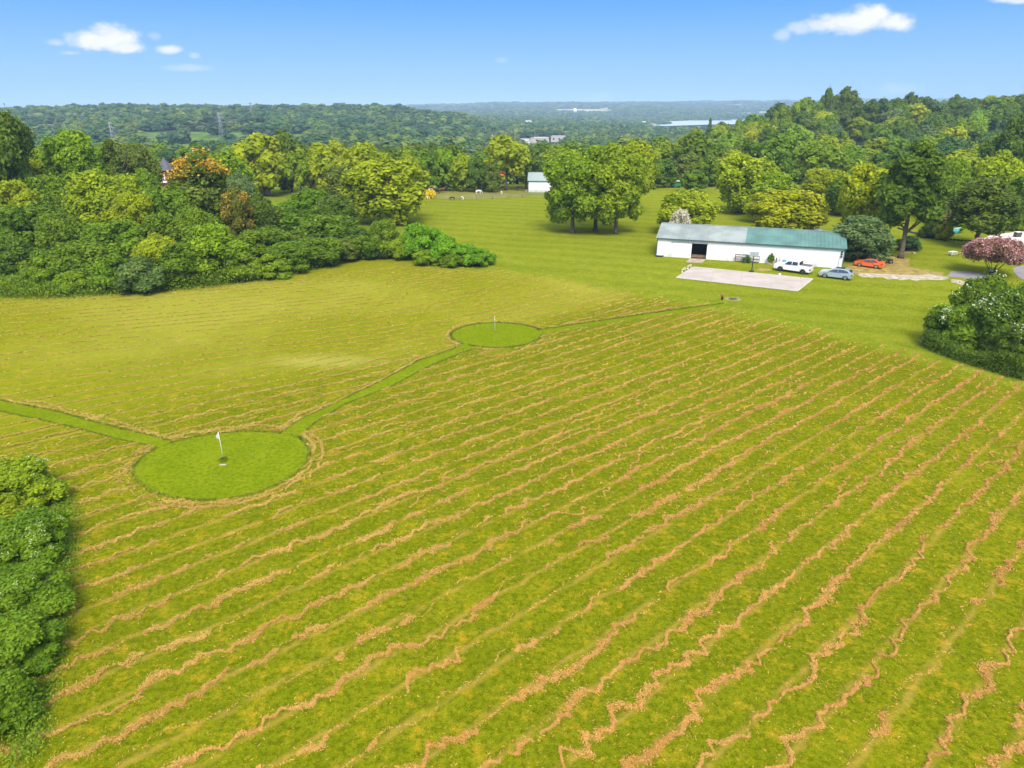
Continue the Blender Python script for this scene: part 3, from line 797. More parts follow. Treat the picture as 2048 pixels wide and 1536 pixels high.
# --- trees beyond the meadow, centre and left
BL = "trees behind the meadow and pasture"
back = [
 (520, 268, 212, 120, 'mid', 'yellow-green', 'yellow-green tree with a rounded top behind the meadow, left of the dark dome'),
 (575, 262, 222, 80, 'mid', 'dark green', 'dark dome-shaped tree among yellow-green ones behind the meadow'),
 (598, 300, 205, 62, 'midround', 'bright green', 'light green tree just right of the dark dome-shaped tree'),
 (640, 288, 210, 78, 'mid', 'golden green', 'golden green tree right of the dark dome-shaped tree'),
 (672, 282, 232, 70, 'mid', 'yellow-green', 'tall yellow-green tree behind the golden green one'),
 (728, 288, 190, 120, 'full', 'yellow-green', 'yellow-green tree behind the left shoulder of the big yellow-green tree'),
 (690, 330, 178, 90, 'full', 'olive green', 'olive tree peeking out left of the big yellow-green tree'),
 (780, 296, 215, 70, 'mid', 'dark green', 'dark green tree behind the top of the big yellow-green tree'),
 (765, 312, 160, 175, 'full', 'yellow-green', 'big full yellow-green tree at the left corner of the meadow'),
 (812, 302, 218, 66, 'mid', 'yellow-green', 'yellow-green tree over the right shoulder of the big yellow-green tree'),
 (850, 300, 222, 70, 'mid', 'mid green', 'mid green tree in the dark row behind the goldenrod patch'),
 (890, 296, 226, 66, 'mid', 'bright green', 'fresh-green topped tree in the dark row behind the dark horses'),
 (925, 308, 224, 60, 'mid', 'golden green', 'golden-topped tree in the dark row above the white animals'),
 (955, 316, 222, 52, 'mid', 'dark green', 'dark tree in the row left of the tall open-trunked tree'),
 (985, 322, 222, 46, 'mid', 'olive green', 'olive tree touching the tall open-trunked tree on its left'),
 (1012, 276, 228, 100, 'midround', 'yellow-green', 'tall yellow-green tree with open bare trunks left of the white shed'),
 (1052, 292, 232, 66, 'midround', 'olive green', 'olive tree leaning right of the tall open-trunked tree'),
 (1095, 322, 236, 60, 'mid', 'bright green', 'light green tree just above the white shed roof'),
 (1130, 300, 238, 60, 'mid', 'mid green', 'mid green tree right above the white shed, beside the three-trunk group'),
 (1165, 290, 245, 60, 'mid', 'dark green', 'dark tree behind the top left of the three-trunk group'),
 (1262, 290, 176, 105, 'round', 'yellow-green', 'yellow-green tree behind the right side of the three-trunk group'),
 (1148, 316, 147, 132, 'low', (.22, .30, .006), 'left tree of the three-trunk group, its crown sweeping low to the left'),
 (1196, 300, 150, 125, 'low', 'bright green', 'middle tree of the three-trunk group in the meadow'),
 (1238, 306, 146, 122, 'low', (.25, .32, .006), 'right tree of the three-trunk group with forked pale trunk'),
 (1290, 322, 232, 64, 'mid', 'mid green', 'mid green tree at the meadow edge right of the three-trunk group'),
 (1330, 318, 236, 60, 'mid', 'dark green', 'dark tree at the far meadow edge left of the small round tree'),
 (1372, 306, 242, 66, 'mid', 'olive green', 'olive tree behind the small round tree at the far meadow edge'),
 (1418, 312, 240, 60, 'mid', 'mid green', 'mid green tree at the far meadow edge behind the large one'),
 (1390, 340, 222, 58, 'mid', 'mid green', 'small round low-branched tree at the far edge of the meadow'),
 (1490, 308, 176, 132, 'full', 'yellow-green', 'large yellow-green tree casting shade on the meadow beyond the barn'),
 (1550, 345, 160, 105, 'full', 'bright green', 'light green tree between the large meadow tree and the golden bushy tree'),
 (1368, 382, 147, 118, 'full', 'yellow-green', 'spiky upright-twigged tree behind the grey end of the barn'),
 (1567, 378, 143, 150, 'full', 'golden green', 'golden-topped bushy round tree behind the green end of the barn'),
 (1645, 338, 184, 100, 'round', 'golden green', 'golden green tree with a dark trunk on the lawn behind the barn'),
 (1700, 345, 172, 90, 'full', 'mid green', 'mid green tree between the golden trunked tree and the yellow-green shade tree'),
 (1738, 325, 134, 120, 'full', 'yellow-green', 'yellow-green shade tree above the layered dark tree'),
 (1840, 292, 121, 138, 'tall', 'dark green', 'very tall dark green tree with a long pale leaning trunk'),
 (1722, 432, 118.5, 122, 'full', 'grey-green', 'layered dark grey-green tree over the orange car at the barn end'),
 (1970, 372, 132, 150, 'round', 'dark green', 'dark spreading tree left of the white gravel yard'),
 (1905, 318, 165, 90, 'full', 'bright green', 'light green tree right of the very tall dark tree'),
 (1925, 352, 155, 80, 'full', 'mid green', 'mid green tree between the very tall dark tree and the spreading dark one'),
 (2000, 305, 160, 110, 'full', 'yellow-green', 'yellow-green tree above the dark spreading tree'),
 (2050, 350, 150, 90, 'full', 'mid green', 'mid green tree at the right edge above the gravel yard'),
 (2040, 232, 225, 110, 'full', 'dark green', 'large dark tree at the right edge, high on the slope'),
 (1870, 345, 175, 70, 'full', 'yellow-green', 'yellow-green tree half hidden by the very tall dark tree'),
]
for (px, yt, Y, w, key, c, lab) in back:
    e = tree(px, yt, Y, w, key, c, lab, group=BL)
# shrubs
for (px, yt, Y, w, key, c, lab, cat) in [
 (1883, 444, 139, 36, 'shrub', 'golden green', 'clipped round golden green bush by the stone edging', 'bush'),
 (1812, 472, 128, 52, 'shrub', 'blue-green', 'low spreading juniper right of the leaning trunk', 'bush'),
 (1850, 448, 142, 40, 'shrub', 'dark green', 'dark bush left of the clipped round bush', 'bush'),
 (1905, 440, 148, 34, 'shrub', 'vivid green', 'vivid green shrub above the clipped round bush', 'bush'),
 (1480, 518, 118, 1, 'shrub', 'mid green', '', 'bush')][:-1]:
    tree(px, yt, Y, w, key, c, lab, cat=cat)
def blossoms(e, mat, n, size, seed, name='blossoms', zlo=.45, key='shrub'):
    """Blossom clusters as a part on the crown's outside."""
    cm = [c for c in e.children if c.name.startswith('crown')][0].data
    co = np.empty(len(cm.vertices) * 3, np.float32); cm.vertices.foreach_get('co', co); co = co.reshape(-1, 4, 3)
    c = co.mean(1); rg_ = np.random.default_rng(seed); zr = c[:, 2] / c[:, 2].max(); rr_ = np.hypot(c[:, 0], c[:, 1])
    cl = vnoise(np.abs(c[:, 0]) * 1.3 + c[:, 1] * 2.1 + 60, seed)
    ok = np.nonzero((zr > zlo) & (cl > .45))[0]; ok = ok[np.argsort(-(zr[ok] + rr_[ok] / rr_.max() + rg_.random(len(ok)) * .7))][: n * 3]; ok = rg_.choice(ok, min(n, len(ok)), False)
    P_ = c[ok] * 1.03; m = len(P_)
    k = 5; P_ = np.repeat(P_, k, 0) + rg_.normal(0, size * .5, (m * k, 3)); n = m * k
    N = unit(rg_.normal(0, 1, (n, 3)) + np.array([0, 0, 1.0])); T = unit(np.cross(N, rg_.normal(0, 1, (n, 3)))); B = np.cross(N, T); s = size * rg_.uniform(.3, .7, n)[:, None]
    V = np.stack([P_ - T * s * .5, P_ + B * s * .5, P_ + T * s * .5, P_ - B * s * .5], 1).reshape(-1, 3)
    return link(name, np_mesh(name, V, np.arange(n * 4).reshape(-1, 4), mat), e)
e = tree(1884, 405, 150, 44, 'shrub', (.12, .10, .03), 'pink and russet flowering shrub behind the clipped round bush', cat='bush'); blossoms(e, m_pink, 500, .35, 2, zlo=.3)
for o_, big in ORANGE:
    vo = blossoms(o_, m_orange, 560 if big else 420, .62, 5 if big else 8, name='orange_leaves', zlo=.70 if big else .30)
m_cream = simple('cream blossom', (.62, .56, .40), .8, var=.25)
e = tree(1355, 424, 138, 44, 'shrub', 'grey-green', 'cream-plumed flowering bush behind the grey end of the barn', cat='bush'); blossoms(e, m_cream, 2600, .5, 3, zlo=.3)
e = tree(1992, 478, 108, 118, 'vase', (.26, .15, .09), 'pink crape myrtle with several stems right of the asphalt pad', name='blossom_tree'); blossoms(e, m_pink, 3000, .30, 4, zlo=.3)

# near bushes: right of the lawn, and at the lower left corner
for i in range(4):
    V, Fq, t = crown_arrays(300 + i, 'shrub', 44 + 6 * i, 60000, .21, 3.2, 5.0, .2)
    VAR.setdefault('nearshrub', []).append((np_mesh('crown', V, Fq, m_leaf, tint=t), trunk_arrays(300 + i, 'shrub', 3.2, 5.0, .10, 8), 3.2, 5.0))
NAMES['nearshrub'] = 'shrub'
def shrub_at(x, y, w, h, c, lab, fl=0, seed=1, flsize=.16, zlo=.45):
    e = plant(x, y, 0, w, h, 'nearshrub', c, lab, cat='bush')
    if fl: blossoms(e, m_flower, fl, flsize, seed, zlo=zlo)
    return e
def near(px, py): return G(px, py).xy
for (px, py, w, h, c, lab, fl) in [
 (1905, 690, 7.0, 4.6, 'mid green', 'left front elder bush of the right-hand thicket with creamy flower heads', 60),
 (1990, 700, 8.0, 6.6, 'dark green', 'tallest bush of the right-hand thicket, with pale flower heads on top', 60),
 (2070, 690, 8.5, 7.4, 'bright green', 'bright green bush at the right edge behind the thicket', 60),
 (1950, 655, 7.5, 6.0, 'mid green', 'bush at the back left of the right-hand thicket', 30),
 (2040, 735, 7.0, 5.0, 'dark green', 'dark bush at the front of the right-hand thicket', 30),
 (1868, 690, 3.2, 1.6, 'grey-green', 'low grey-green weeds at the left foot of the right-hand thicket', 20)]:
    p = near(px, py); shrub_at(p.x, p.y, w, h, c, lab, fl, seed=int(px), flsize=.24)
for (px, py, w, h, c, lab, fl) in [
 (30, 1010, 6.0, 2.9, 'bright green', 'farthest bush of the lower left thicket, at its upper end', 60),
 (55, 1120, 5.4, 2.8, 'mid green', 'white-flowered bush in the middle of the lower left thicket', 200),
 (-30, 1100, 6.0, 3.2, 'yellow-green', 'olive-tipped bush at the left edge beside the white-flowered one', 30),
 (50, 1230, 5.2, 2.6, 'mid green', 'green bush just below the white-flowered one in the lower left thicket', 40),
 (22, 1340, 5.0, 2.5, 'mid green', 'leafy bush in the lower part of the lower left thicket', 12),
 (-30, 1450, 4.4, 2.2, 'mid green', 'bush nearest to the camera in the lower left corner', 6),
 (-60, 1290, 5.0, 3.0, 'mid green', 'bush on the left border between the flowered and the nearest ones', 20)]:
    p = near(px, py); shrub_at(p.x, p.y, w, h, c, lab, fl, seed=int(abs(px) + py), flsize=.13)
ll_edge = [tuple(G(*p).xy) for p in [(70, 960), (128, 1020), (122, 1150), (112, 1250), (88, 1350), (62, 1440), (50, 1530)]]
edge_growth('undergrowth', ll_edge, 16000, .5, (.20, .29, .012), 'weeds fringing the lower left thicket', 8, .45, .13)
rr_edge = [tuple(G(*p).xy) for p in [(1850, 690), (1900, 712), (1980, 738), (2060, 762)]]
edge_growth('undergrowth', rr_edge, 15000, 1.9, (.13, .20, .012), 'weeds fringing the right-hand thicket', 12, .5, .18)

# --- the wooded slope on the right and the trees of the valley: one object each, the far ones as woods
def pix(x, y, z):
    v = Vector((x, y, z - CH)); dz = y * CP - v.z * SP; return 1024 + F * x / dz, 768 + F * (-v.z * CP - y * SP) / dz
# individually planted trees of the slope
rs = random.Random(21)
def sector(px, marks):
    for lim, nm in marks:
        if px < lim: return nm
    return marks[-1][1]
marksR = [(1335, 'right of the three-trunk group'), (1400, 'above the small round tree'), (1450, 'left of the large meadow tree'), (1530, 'above the large meadow tree'), (1600, 'above the golden bushy tree'),
          (1680, 'above the golden trunked tree'), (1770, 'above the shade tree'), (1870, 'above the very tall tree'), (1950, 'right of the very tall tree'), (2200, 'above the dark spreading tree')]
marksL = [(250, 'above the left wood'), (400, 'beyond the brick turret house'), (520, 'beyond the orange-topped tree'), (620, 'above the dark dome-shaped tree'), (730, 'beyond the golden green tree'), (850, 'above the big yellow-green tree'),
          (980, 'above the dark tree row'), (1080, 'above the tall open-trunked tree'), (1200, 'above the white shed'), (1400, 'above the three-trunk group')]
def bandR(py): return 'on the skyline' if py < 205 else 'high up' if py < 232 else 'halfway up the slope' if py < 262 else 'low on the slope' if py < 300 else 'at slope foot'
def bandL(py): return 'far in the valley' if py < 262 else 'in the valley' if py < 285 else 'nearer'
clearings = [(700, 905, -60, 560)]
auto = []
def scatter(y0, y1, pxa, pxb, sp, seed, maxn):
    rg_ = random.Random(seed); y = y0; out_ = []
    while y < y1:
        xa, xb = (pxa - 1024) / 1474 * y, (pxb - 1024) / 1474 * y
        n = max(1, int((xb - xa) / sp))
        for i in range(n): out_.append((xa + (i + rg_.random()) * (xb - xa) / n, y + rg_.uniform(-.4, .4) * sp))
        y += sp * .9
    return out_
pal_R = ['yellow-green', 'bright green', 'mid green', 'mid green', 'olive green', 'dark green', 'grey-green', 'yellow-green', 'blue-green', 'golden green', 'bright green', 'mid green']
pal_L = ['mid green', 'olive green', 'dark green', 'grey-green', 'yellow-green', 'bright green', 'mid green', 'blue-green']
cands = [(x, y, 'R') for x, y in scatter(252, 560, 1270, 2110, 15.5, 31, 0)] + [(x, y, 'L') for x, y in scatter(250, 420, -40, 1270, 17.5, 32, 0)]
buildable = []
woods_pts = {'R': [], 'L': []}
horizon_line = {}
cands.sort(key=lambda c: c[1])
nR = nL = 0
for x, y, sd_ in cands:
    z = h1(x, y); c = pal_R[int(rs.random() * len(pal_R))] if sd_ == 'R' else pal_L[int(rs.random() * len(pal_L))]
    H_ = rs.uniform(11, 18) if sd_ == 'R' else rs.uniform(10, 15); W_ = rs.uniform(13, 19) if sd_ == 'R' else rs.uniform(13, 18)
    px, py = pix(x, y, z + H_)
    if sd_ == 'L' and px < 520 and y < 330 and px > 300: continue
    # seen at all? compare with the highest canopy line in front of it
    cell = [int(px // 14) + q for q in (-1, 0, 1)]
    hid = min(horizon_line.get(q, 9999) for q in cell) if True else 0
    vis = hid - py
    for q in cell: horizon_line[q] = min(horizon_line.get(q, 9999), py + 3)
    if vis < 1.5: continue
    if (sd_ == 'R' and nR >= 150) or (sd_ == 'L' and nL >= 62): woods_pts[sd_].append((x, y, z, W_, H_)); continue
    if sd_ == 'R': nR += 1
    else: nL += 1
    auto.append([x, y, z, W_, H_, c, px, py, sd_])
groups = {}
for a in auto:
    k = (a[8], sector(a[6], marksR if a[8] == 'R' else marksL), (bandR if a[8] == 'R' else bandL)(a[7]), a[5]); groups.setdefault(k, []).append(a)
ORD = ['leftmost', 'second from left', 'third from left', 'fourth from left', 'fifth from left', 'sixth from left', 'seventh from left', 'eighth from left']
for (sd_, sec, band, c), L in groups.items():
    L.sort(key=lambda a: a[6])
    for i, a in enumerate(L):
        rank = '' if len(L) == 1 else (', the left one' if i == 0 else ', the right one') if len(L) == 2 else ', ' + (ORD[i] if i < len(L) - 1 else 'rightmost')
        plant(a[0], a[1], a[2] - .5, a[3], a[4] + .5, ['mid', 'midround', 'mid', 'midround'][i % 4] if rs.random() < .93 else 'midcone', c, f"{c} tree {band} {sec}{rank}", group='trees on the wooded slope at the right' if sd_ == 'R' else 'trees in the near valley', jit=.18)
# skyline trees of the slope
for (px, yt, Y, w, key, c, lab) in [
 (1652, 178, 500, 32, 'mid', 'dark green', 'left of the two high dark pines on the skyline'),
 (1688, 174, 505, 52, 'mid', 'dark green', 'right and broader of the two high dark pines on the skyline'),
 (1708, 196, 500, 34, 'mid', 'dark green', 'dark tree at the right foot of the two high pines'),
 (1760, 198, 520, 40, 'mid', 'blue-green', 'low blue-green skyline tree right of the two high pines'),
 (1815, 185, 520, 36, 'mid', 'dark green', 'flat-topped dark skyline tree midway between the pines and the right edge'),
 (1785, 196, 525, 34, 'mid', 'olive green', 'olive skyline tree left of the flat-topped one'),
 (1850, 200, 520, 34, 'mid', 'mid green', 'green skyline tree right of the flat-topped one'),
 (1605, 196, 470, 44, 'mid', 'bright green', 'light green skyline tree left of the two high pines'),
 (1630, 204, 480, 40, 'mid', 'mid green', 'mid green skyline tree against the left pine'),
 (1900, 200, 520, 44, 'mid', 'dark green', 'dark skyline tree above the right slope, left one of a dense clump'),
 (1940, 196, 520, 46, 'mid', 'dark green', 'dark skyline tree in the middle of the dense clump'),
 (1985, 196, 515, 46, 'mid', 'mid green', 'green skyline tree at the right end of the dense clump'),
 (2035, 190, 500, 52, 'mid', 'dark green', 'dark skyline tree at the right edge of the photo'),
 (1560, 216, 450, 40, 'mid', 'bright green', 'light green tree on the descending skyline beside the river'),
 (1520, 232, 440, 38, 'mid', 'mid green', 'mid green tree on the descending skyline below the river bend'),
 (1475, 240, 430, 36, 'mid', 'bright green', 'light green tree low on the descending skyline before the water'),
 (1418, 232, 440, 28, 'midcone', 'dark green', 'pointed dark tree standing against the river')]:
    tree(px, yt, Y, w, key, c, lab, group='skyline trees of the slope')
# far woods: points carrying instances (nobody could count them)
m_far = leaf_mat('far foliage')
fnt = NT(m_far.node_tree); ofo = [n for n in fnt.n if n.type == 'OBJECT_INFO'][0]; fh = [n for n in fnt.n if n.type == 'HUE_SAT'][0]
cr_ = fnt.new('ShaderNodeValToRGB'); cr_.color_ramp.interpolation = 'CONSTANT'
for i_, (p_, c_) in enumerate([(0, (.10, .18, .05)), (.22, (.16, .235, .05)), (.40, (.06, .12, .045)), (.60, (.22, .27, .05)), (.72, (.12, .175, .06)), (.86, (.07, .15, .06))]):  # leaf greens shifted towards blue, so the colour itself carries some haze
    e_ = cr_.color_ramp.elements[i_] if i_ < 2 else cr_.color_ramp.elements.new(p_)
    e_.position = p_; e_.color = C4(c_)
fnt.put(cr_.inputs[0], ofo.outputs['Random']); fnt.put(fh.inputs['Color'], cr_.outputs[0])
src = bpy.data.collections.new('far crowns')
for i, (cc, sd_) in enumerate([((.050, .085, .014), 1), ((.085, .120, .014), 2), ((.035, .065, .014), 3), ((.13, .15, .018), 4), ((.06, .08, .022), 5), ((.045, .075, .02), 6)]):
    V, Fq, t = crown_arrays(400 + i, 'full', 9, 1100, 2.1, 6.5, 13.0, .12, .22, .04)
    ob = bpy.data.objects.new('far_crown', np_mesh('far_crown', V, Fq, m_leaf, tint=t)); ob.color = C4(cc); ob.data.materials[0] = m_far; src.objects.link(ob)
def woods(pts, name, label):
    """pts: rows of x, y, z, scale."""
    A = np.array(pts, np.float32); me = bpy.data.meshes.new(name); me.vertices.add(len(A)); me.vertices.foreach_set('co', A[:, :3].copy().ravel())
    at = me.attributes.new('size', 'FLOAT_VECTOR', 'POINT'); at.data.foreach_set('vector', np.stack([A[:, 3], A[:, 3], np.minimum(A[:, 3], 1.0 + .12 * A[:, 3]) * rw.uniform(.68, 1.12, len(A))], 1).astype(np.float32).ravel())
    o = link(name, me); tag(o, label, 'woods', kind='stuff')
    g = bpy.data.node_groups.new(name, 'GeometryNodeTree')
    g.interface.new_socket('Geometry', in_out='INPUT', socket_type='NodeSocketGeometry'); g.interface.new_socket('Geometry', in_out='OUTPUT', socket_type='NodeSocketGeometry')
    n = g.nodes; gi, go = n.new('NodeGroupInput'), n.new('NodeGroupOutput')
    iop = n.new('GeometryNodeInstanceOnPoints'); ci_ = n.new('GeometryNodeCollectionInfo'); ci_.inputs[0].default_value = src
    ci_.inputs['Separate Children'].default_value = True; ci_.inputs['Reset Children'].default_value = True
    iop.inputs['Pick Instance'].default_value = True
    rv = n.new('FunctionNodeRandomValue'); rv.data_type = 'FLOAT_VECTOR'; rv.inputs[0].default_value = (0, 0, 0); rv.inputs[1].default_value = (0, 0, 6.28)
    an = n.new('GeometryNodeInputNamedAttribute'); an.data_type = 'FLOAT_VECTOR'; an.inputs['Name'].default_value = 'size'
    g.links.new(gi.outputs[0], iop.inputs['Points']); g.links.new(ci_.outputs[0], iop.inputs['Instance']); g.links.new(rv.outputs[0], iop.inputs['Rotation']); g.links.new(an.outputs[0], iop.inputs['Scale'])
    g.links.new(iop.outputs[0], go.inputs[0])
    o.modifiers.new('woods', 'NODES').node_group = g
    return o
rw = np.random.default_rng(77)
FIELDS = [('pale harvested field on the far ridge', [(1096, 220), (1110, 217), (1160, 216), (1224, 213.5), (1225, 222), (1200, 223), (1150, 219)], 25, 0),
          ('pale strip of field beyond the river', [(1442, 224), (1500, 222), (1640, 221), (1640, 226), (1560, 229), (1450, 228)], 20, 0),
          ('small tan pasture high on the right slope', [(1972, 250), (2000, 246), (2006, 254), (1990, 260), (1972, 258)], 3, 0)]
def terrain_at(px, py):
    d = ray(px, py); t = 240.0
    while t < 18000:
        x, y, z = d.x * t, d.y * t, CH + d.z * t
        if z < h1(x, y) + 6: return (x, y)
        t *= 1.01
    return (d.x * t, d.y * t)
FPOLY = [[terrain_at(*p) for p in f[1]] for f in FIELDS]
def in_field(x, y): return any(bool(inpoly(np.array([x]), np.array([y]), P_)[0]) for P_ in FPOLY)
def fill(y0, y1, pxa, pxb, sp0, sp1, skip=None, smin=.8, smax=1.35):
    out_ = []; y = y0
    while y < y1:
        sp = sp0 + (sp1 - sp0) * (y - y0) / (y1 - y0); xa, xb = (pxa - 1024) / 1474 * y, (pxb - 1024) / 1474 * y; n = int((xb - xa) / sp) + 1
        xs = xa + (np.arange(n) + rw.random(n)) * sp; ys_ = y + rw.uniform(-.5, .5, n) * sp
        zs = hgt(xs, ys_); s = sp / 10.0 * rw.uniform(smin, smax, n)
        for a, b_, c_, d_ in zip(xs, ys_, zs, s):
            if (skip is None or not skip(a, b_, c_)) and not (b_ > 2900 and in_field(a, b_)): out_.append((a, b_, c_ - 1.0 * d_, d_))
        y += sp * .85
    return out_
def skipL(x, y, z):
    p0 = 1024 + 1474 * x / y
    if 520 < y < 1150 and 1032 < p0 < 1145: return rw.random() > (.03 if y > 680 else .3)
    if 860 < y < 1030 and 55 < p0 < 122: return rw.random() > .12
    px = 1024 + 1474 * x / y
    if 440 < y < 905 and px < 620 and px > 235 + (905 - y) * .1: return rw.random() > (.05 if y > 640 else .10)
    if 905 <= y < 930 and 200 < px < 520: return rw.random() > .6
    if 930 < y < 1150 and 985 < px < 1135: return rw.random() > .12
    return False
L1 = fill(425, 1600, -60, 900, 15, 19, skipL, .7, 1.5)
L2 = fill(425, 2350, 900, 1290, 14, 20, lambda x, y, z: skipL(x, y, z))
L3 = fill(600, 1500, 1290, 1580, 14, 17) + [(x, y, z, 1.0 * W_ / 13) for x, y, z, W_, H_ in woods_pts['R']]
L4 = fill(2450, 3300, 850, 1330, 20, 26) + fill(3180, 4600, 1000, 1700, 24, 38, lambda x, y, z: math.sin(x * .004) * math.sin(y * .003 + 1) > .55) + fill(1600, 4000, 600, 1000, 18, 30)
L5 = fill(4600, 9000, 780, 2120, 46, 70, lambda x, y, z: math.sin(x * .0023 + 1) * math.sin(y * .0019) > .62)
L6 = fill(565, 760, 1580, 2110, 13, 14)
L1 += [(x, y, z, 1.0 * W_ / 13) for x, y, z, W_, H_ in woods_pts['L']]
woods(L1, 'woods', 'wooded hill across the valley on the left, fading to blue')
woods(L2, 'woods', 'wooded valley floor in the middle distance')
woods(L3, 'woods', 'woods between the right slope and the river')
woods(L4, 'woods', 'blue hazy woods along the far river bank')
woods(L5, 'woods', 'farthest hazy wooded ridges on the horizon')
woods(L6, 'woods', 'woods behind the skyline of the right slope')
print('woods', len(L1), len(L2), len(L3), len(L4), len(L5), len(L6))
m_water, nt, b, out = new_mat('river water'); b.inputs['Base Color'].default_value = (.46, .53, .60, 1); b.inputs['Roughness'].default_value = .4; b.inputs['Specular IOR Level'].default_value = .8  # base colour paled to carry the reflected sky
bp = nt.new('ShaderNodeBump'); bp.inputs['Strength'].default_value = .3; nt.put(bp.inputs['Height'], nt.noise(nt.new('ShaderNodeTexCoord').outputs['Object'], .05, 3)); nt.put(b.inputs['Normal'], bp.outputs[0])
zr = -31.0
riv = [tuple(G(px, py, zr).xy) for px, py in [(1300, 250), (1330, 243), (1400, 240), (1500, 237), (1640, 234), (1640, 252), (1450, 248), (1330, 252)]]
sheet('river', riv, zr, m_water, 'pale river seen beyond the wooded slope', 'river')
# ------------------------------------------------------------------ far fields
m_pale = simple('stubble field', (.42, .38, .20), .9, var=.12, scale=.004)
m_patch = simple('hill pasture', (.24, .24, .06), .9, var=.15, scale=.03)
def drape(name, pts, cell, lift, mat, label):
    P_ = [terrain_at(*p) for p in pts]; A = np.array(P_); gx = np.arange(A[:, 0].min(), A[:, 0].max() + cell, cell); gy = np.arange(A[:, 1].min(), A[:, 1].max() + cell, cell)
    X, Y = np.meshgrid(gx, gy); Z = hgt(X, Y) + lift; c = inpoly(X[:-1, :-1] + cell / 2, Y[:-1, :-1] + cell / 2, P_)
    idx = np.arange(X.size).reshape(X.shape); Fq = np.stack([idx[:-1, :-1], idx[:-1, 1:], idx[1:, 1:], idx[1:, :-1]], -1)[c]
    if not len(Fq): return
    u, inv = np.unique(Fq, return_inverse=True)
    V = np.stack([X.ravel()[u], Y.ravel()[u], Z.ravel()[u]], 1)
    tag(link(name, np_mesh(name, V, inv.reshape(-1, 4), mat, smooth=True)), label, 'field', kind='structure')
for lab, pts, cell, m in FIELDS: drape('field', pts, cell, .4, m_pale if 'pale' in lab else m_patch, lab)

# ------------------------------------------------------------------ ground patches near the barn
m_conc, nt, b, out = new_mat('concrete')
P = nt.new('ShaderNodeNewGeometry').outputs['Position']
c = nt.mix(nt.ramp(nt.noise(P, .35, 5, .6), .35, .65), (.40, .335, .275, 1), (.48, .405, .34, 1))
c = nt.mix(nt.ramp(nt.noise(P, .9, 5, .7), .58, .72, 0, .5), c, (.28, .24, .21, 1))
cj, sj = math.cos(R(-19.5)), math.sin(R(-19.5))
for ax_, ay_, sp_, of_ in ((cj, sj, 4.4, .3), (-sj, cj, 4.6, .55)):
    u_ = nt.math('FRACT', nt.math('ADD', nt.vmath('DOT_PRODUCT', P, (ax_ / sp_, ay_ / sp_, 0)), of_))
    c = nt.mix(nt.ramp(nt.math('ABSOLUTE', nt.math('SUBTRACT', u_, .5)), .485, .5, 0, .55), c, (.25, .22, .19, 1))
nt.put(b.inputs['Base Color'], c); b.inputs['Roughness'].default_value = .85
m_edgec = simple('worn concrete rim', (.58, .52, .40), .9, var=.1, scale=1)
m_asph = simple('asphalt', (.26, .235, .23), .9, var=.12, scale=.6)
m_grav = simple('gravel', (.42, .36, .24), .95, var=.35, scale=1.2)
m_white_grav = simple('white gravel', (.74, .68, .62), .95, var=.10, scale=.8)
m_mulch = simple('dry needles and mulch', (.30, .22, .055), .95, var=.35, scale=.9)
def soft(pts, it=2, amp=.25): return rough_edge(smooth_poly(gpoly(pts), it), amp, .5)
court = MB(); cp = gpoly([(1352, 556), (1388, 534), (1626, 558), (1595, 583)]); court.prism(cp, -.1, .07)
co = tag(court.build('concrete_court', m_conc), 'pinkish grey concrete court slab in front of the barn', 'court', kind='structure')
for i in range(4):
    a, b_ = Vector(cp[i]).to_3d(), Vector(cp[(i + 1) % 4]).to_3d(); mb = MB(); L = (b_ - a).length
    mb.box(((a + b_) / 2 + Vector((0, 0, .062))), (L + .1, .14, .028), rz=math.atan2(b_.y - a.y, b_.x - a.x)); mb.build('rim', m_edgec, co)
sheet('mulch', soft([(1688, 528), (1740, 518), (1800, 512), (1822, 520), (1810, 532), (1850, 540), (1895, 546), (1880, 554), (1790, 551), (1740, 549), (1700, 546)], amp=.5), .018, m_mulch, 'brown dry ground around the orange car and leaning trunk', 'bare ground')
sheet('gravel_strip', soft([(1706, 548), (1745, 546), (1790, 550), (1850, 549), (1893, 553), (1888, 560), (1845, 562), (1800, 560), (1760, 556), (1720, 554)], amp=.6), .026, m_grav, 'pale worn gravel track behind the silver car', 'gravel')
sheet('gravel_strip', soft([(1897, 559), (1925, 560), (1950, 568), (1940, 574), (1915, 570)], amp=.5), .026, m_grav, 'small pale gravel patch before the asphalt pad', 'gravel')
sheet('asphalt_pad', gpoly([(1893, 553), (1904, 542), (1935, 543), (1988, 549), (1975, 560), (1930, 557)]), .030, m_asph, 'grey asphalt pad left of the pink crape myrtle', 'pad')
sheet('driveway', smooth_poly(gpoly([(2027, 545), (2026, 534), (2060, 530), (2110, 535), (2110, 568), (2045, 562)])), .030, m_asph, 'curved asphalt driveway at the right edge', 'driveway')
sheet('gravel_yard', soft([(1948, 487), (1962, 478), (1985, 470), (2020, 465), (2080, 460), (2120, 515), (2040, 506), (1995, 494)], amp=.2), .022, m_white_grav, 'white gravel yard behind the pink crape myrtle', 'yard')
sheet('bare_patch', soft([(1508, 538), (1530, 536), (1548, 540), (1530, 543), (1510, 542)]), .018, m_mulch, 'dry straw-coloured patch between court and barn', 'bare ground')
sheet('planting_bed', soft([(1795, 500), (1830, 498), (1828, 507), (1800, 509)]), .022, m_mulch, 'stony brown bed under the spreading juniper', 'bed')

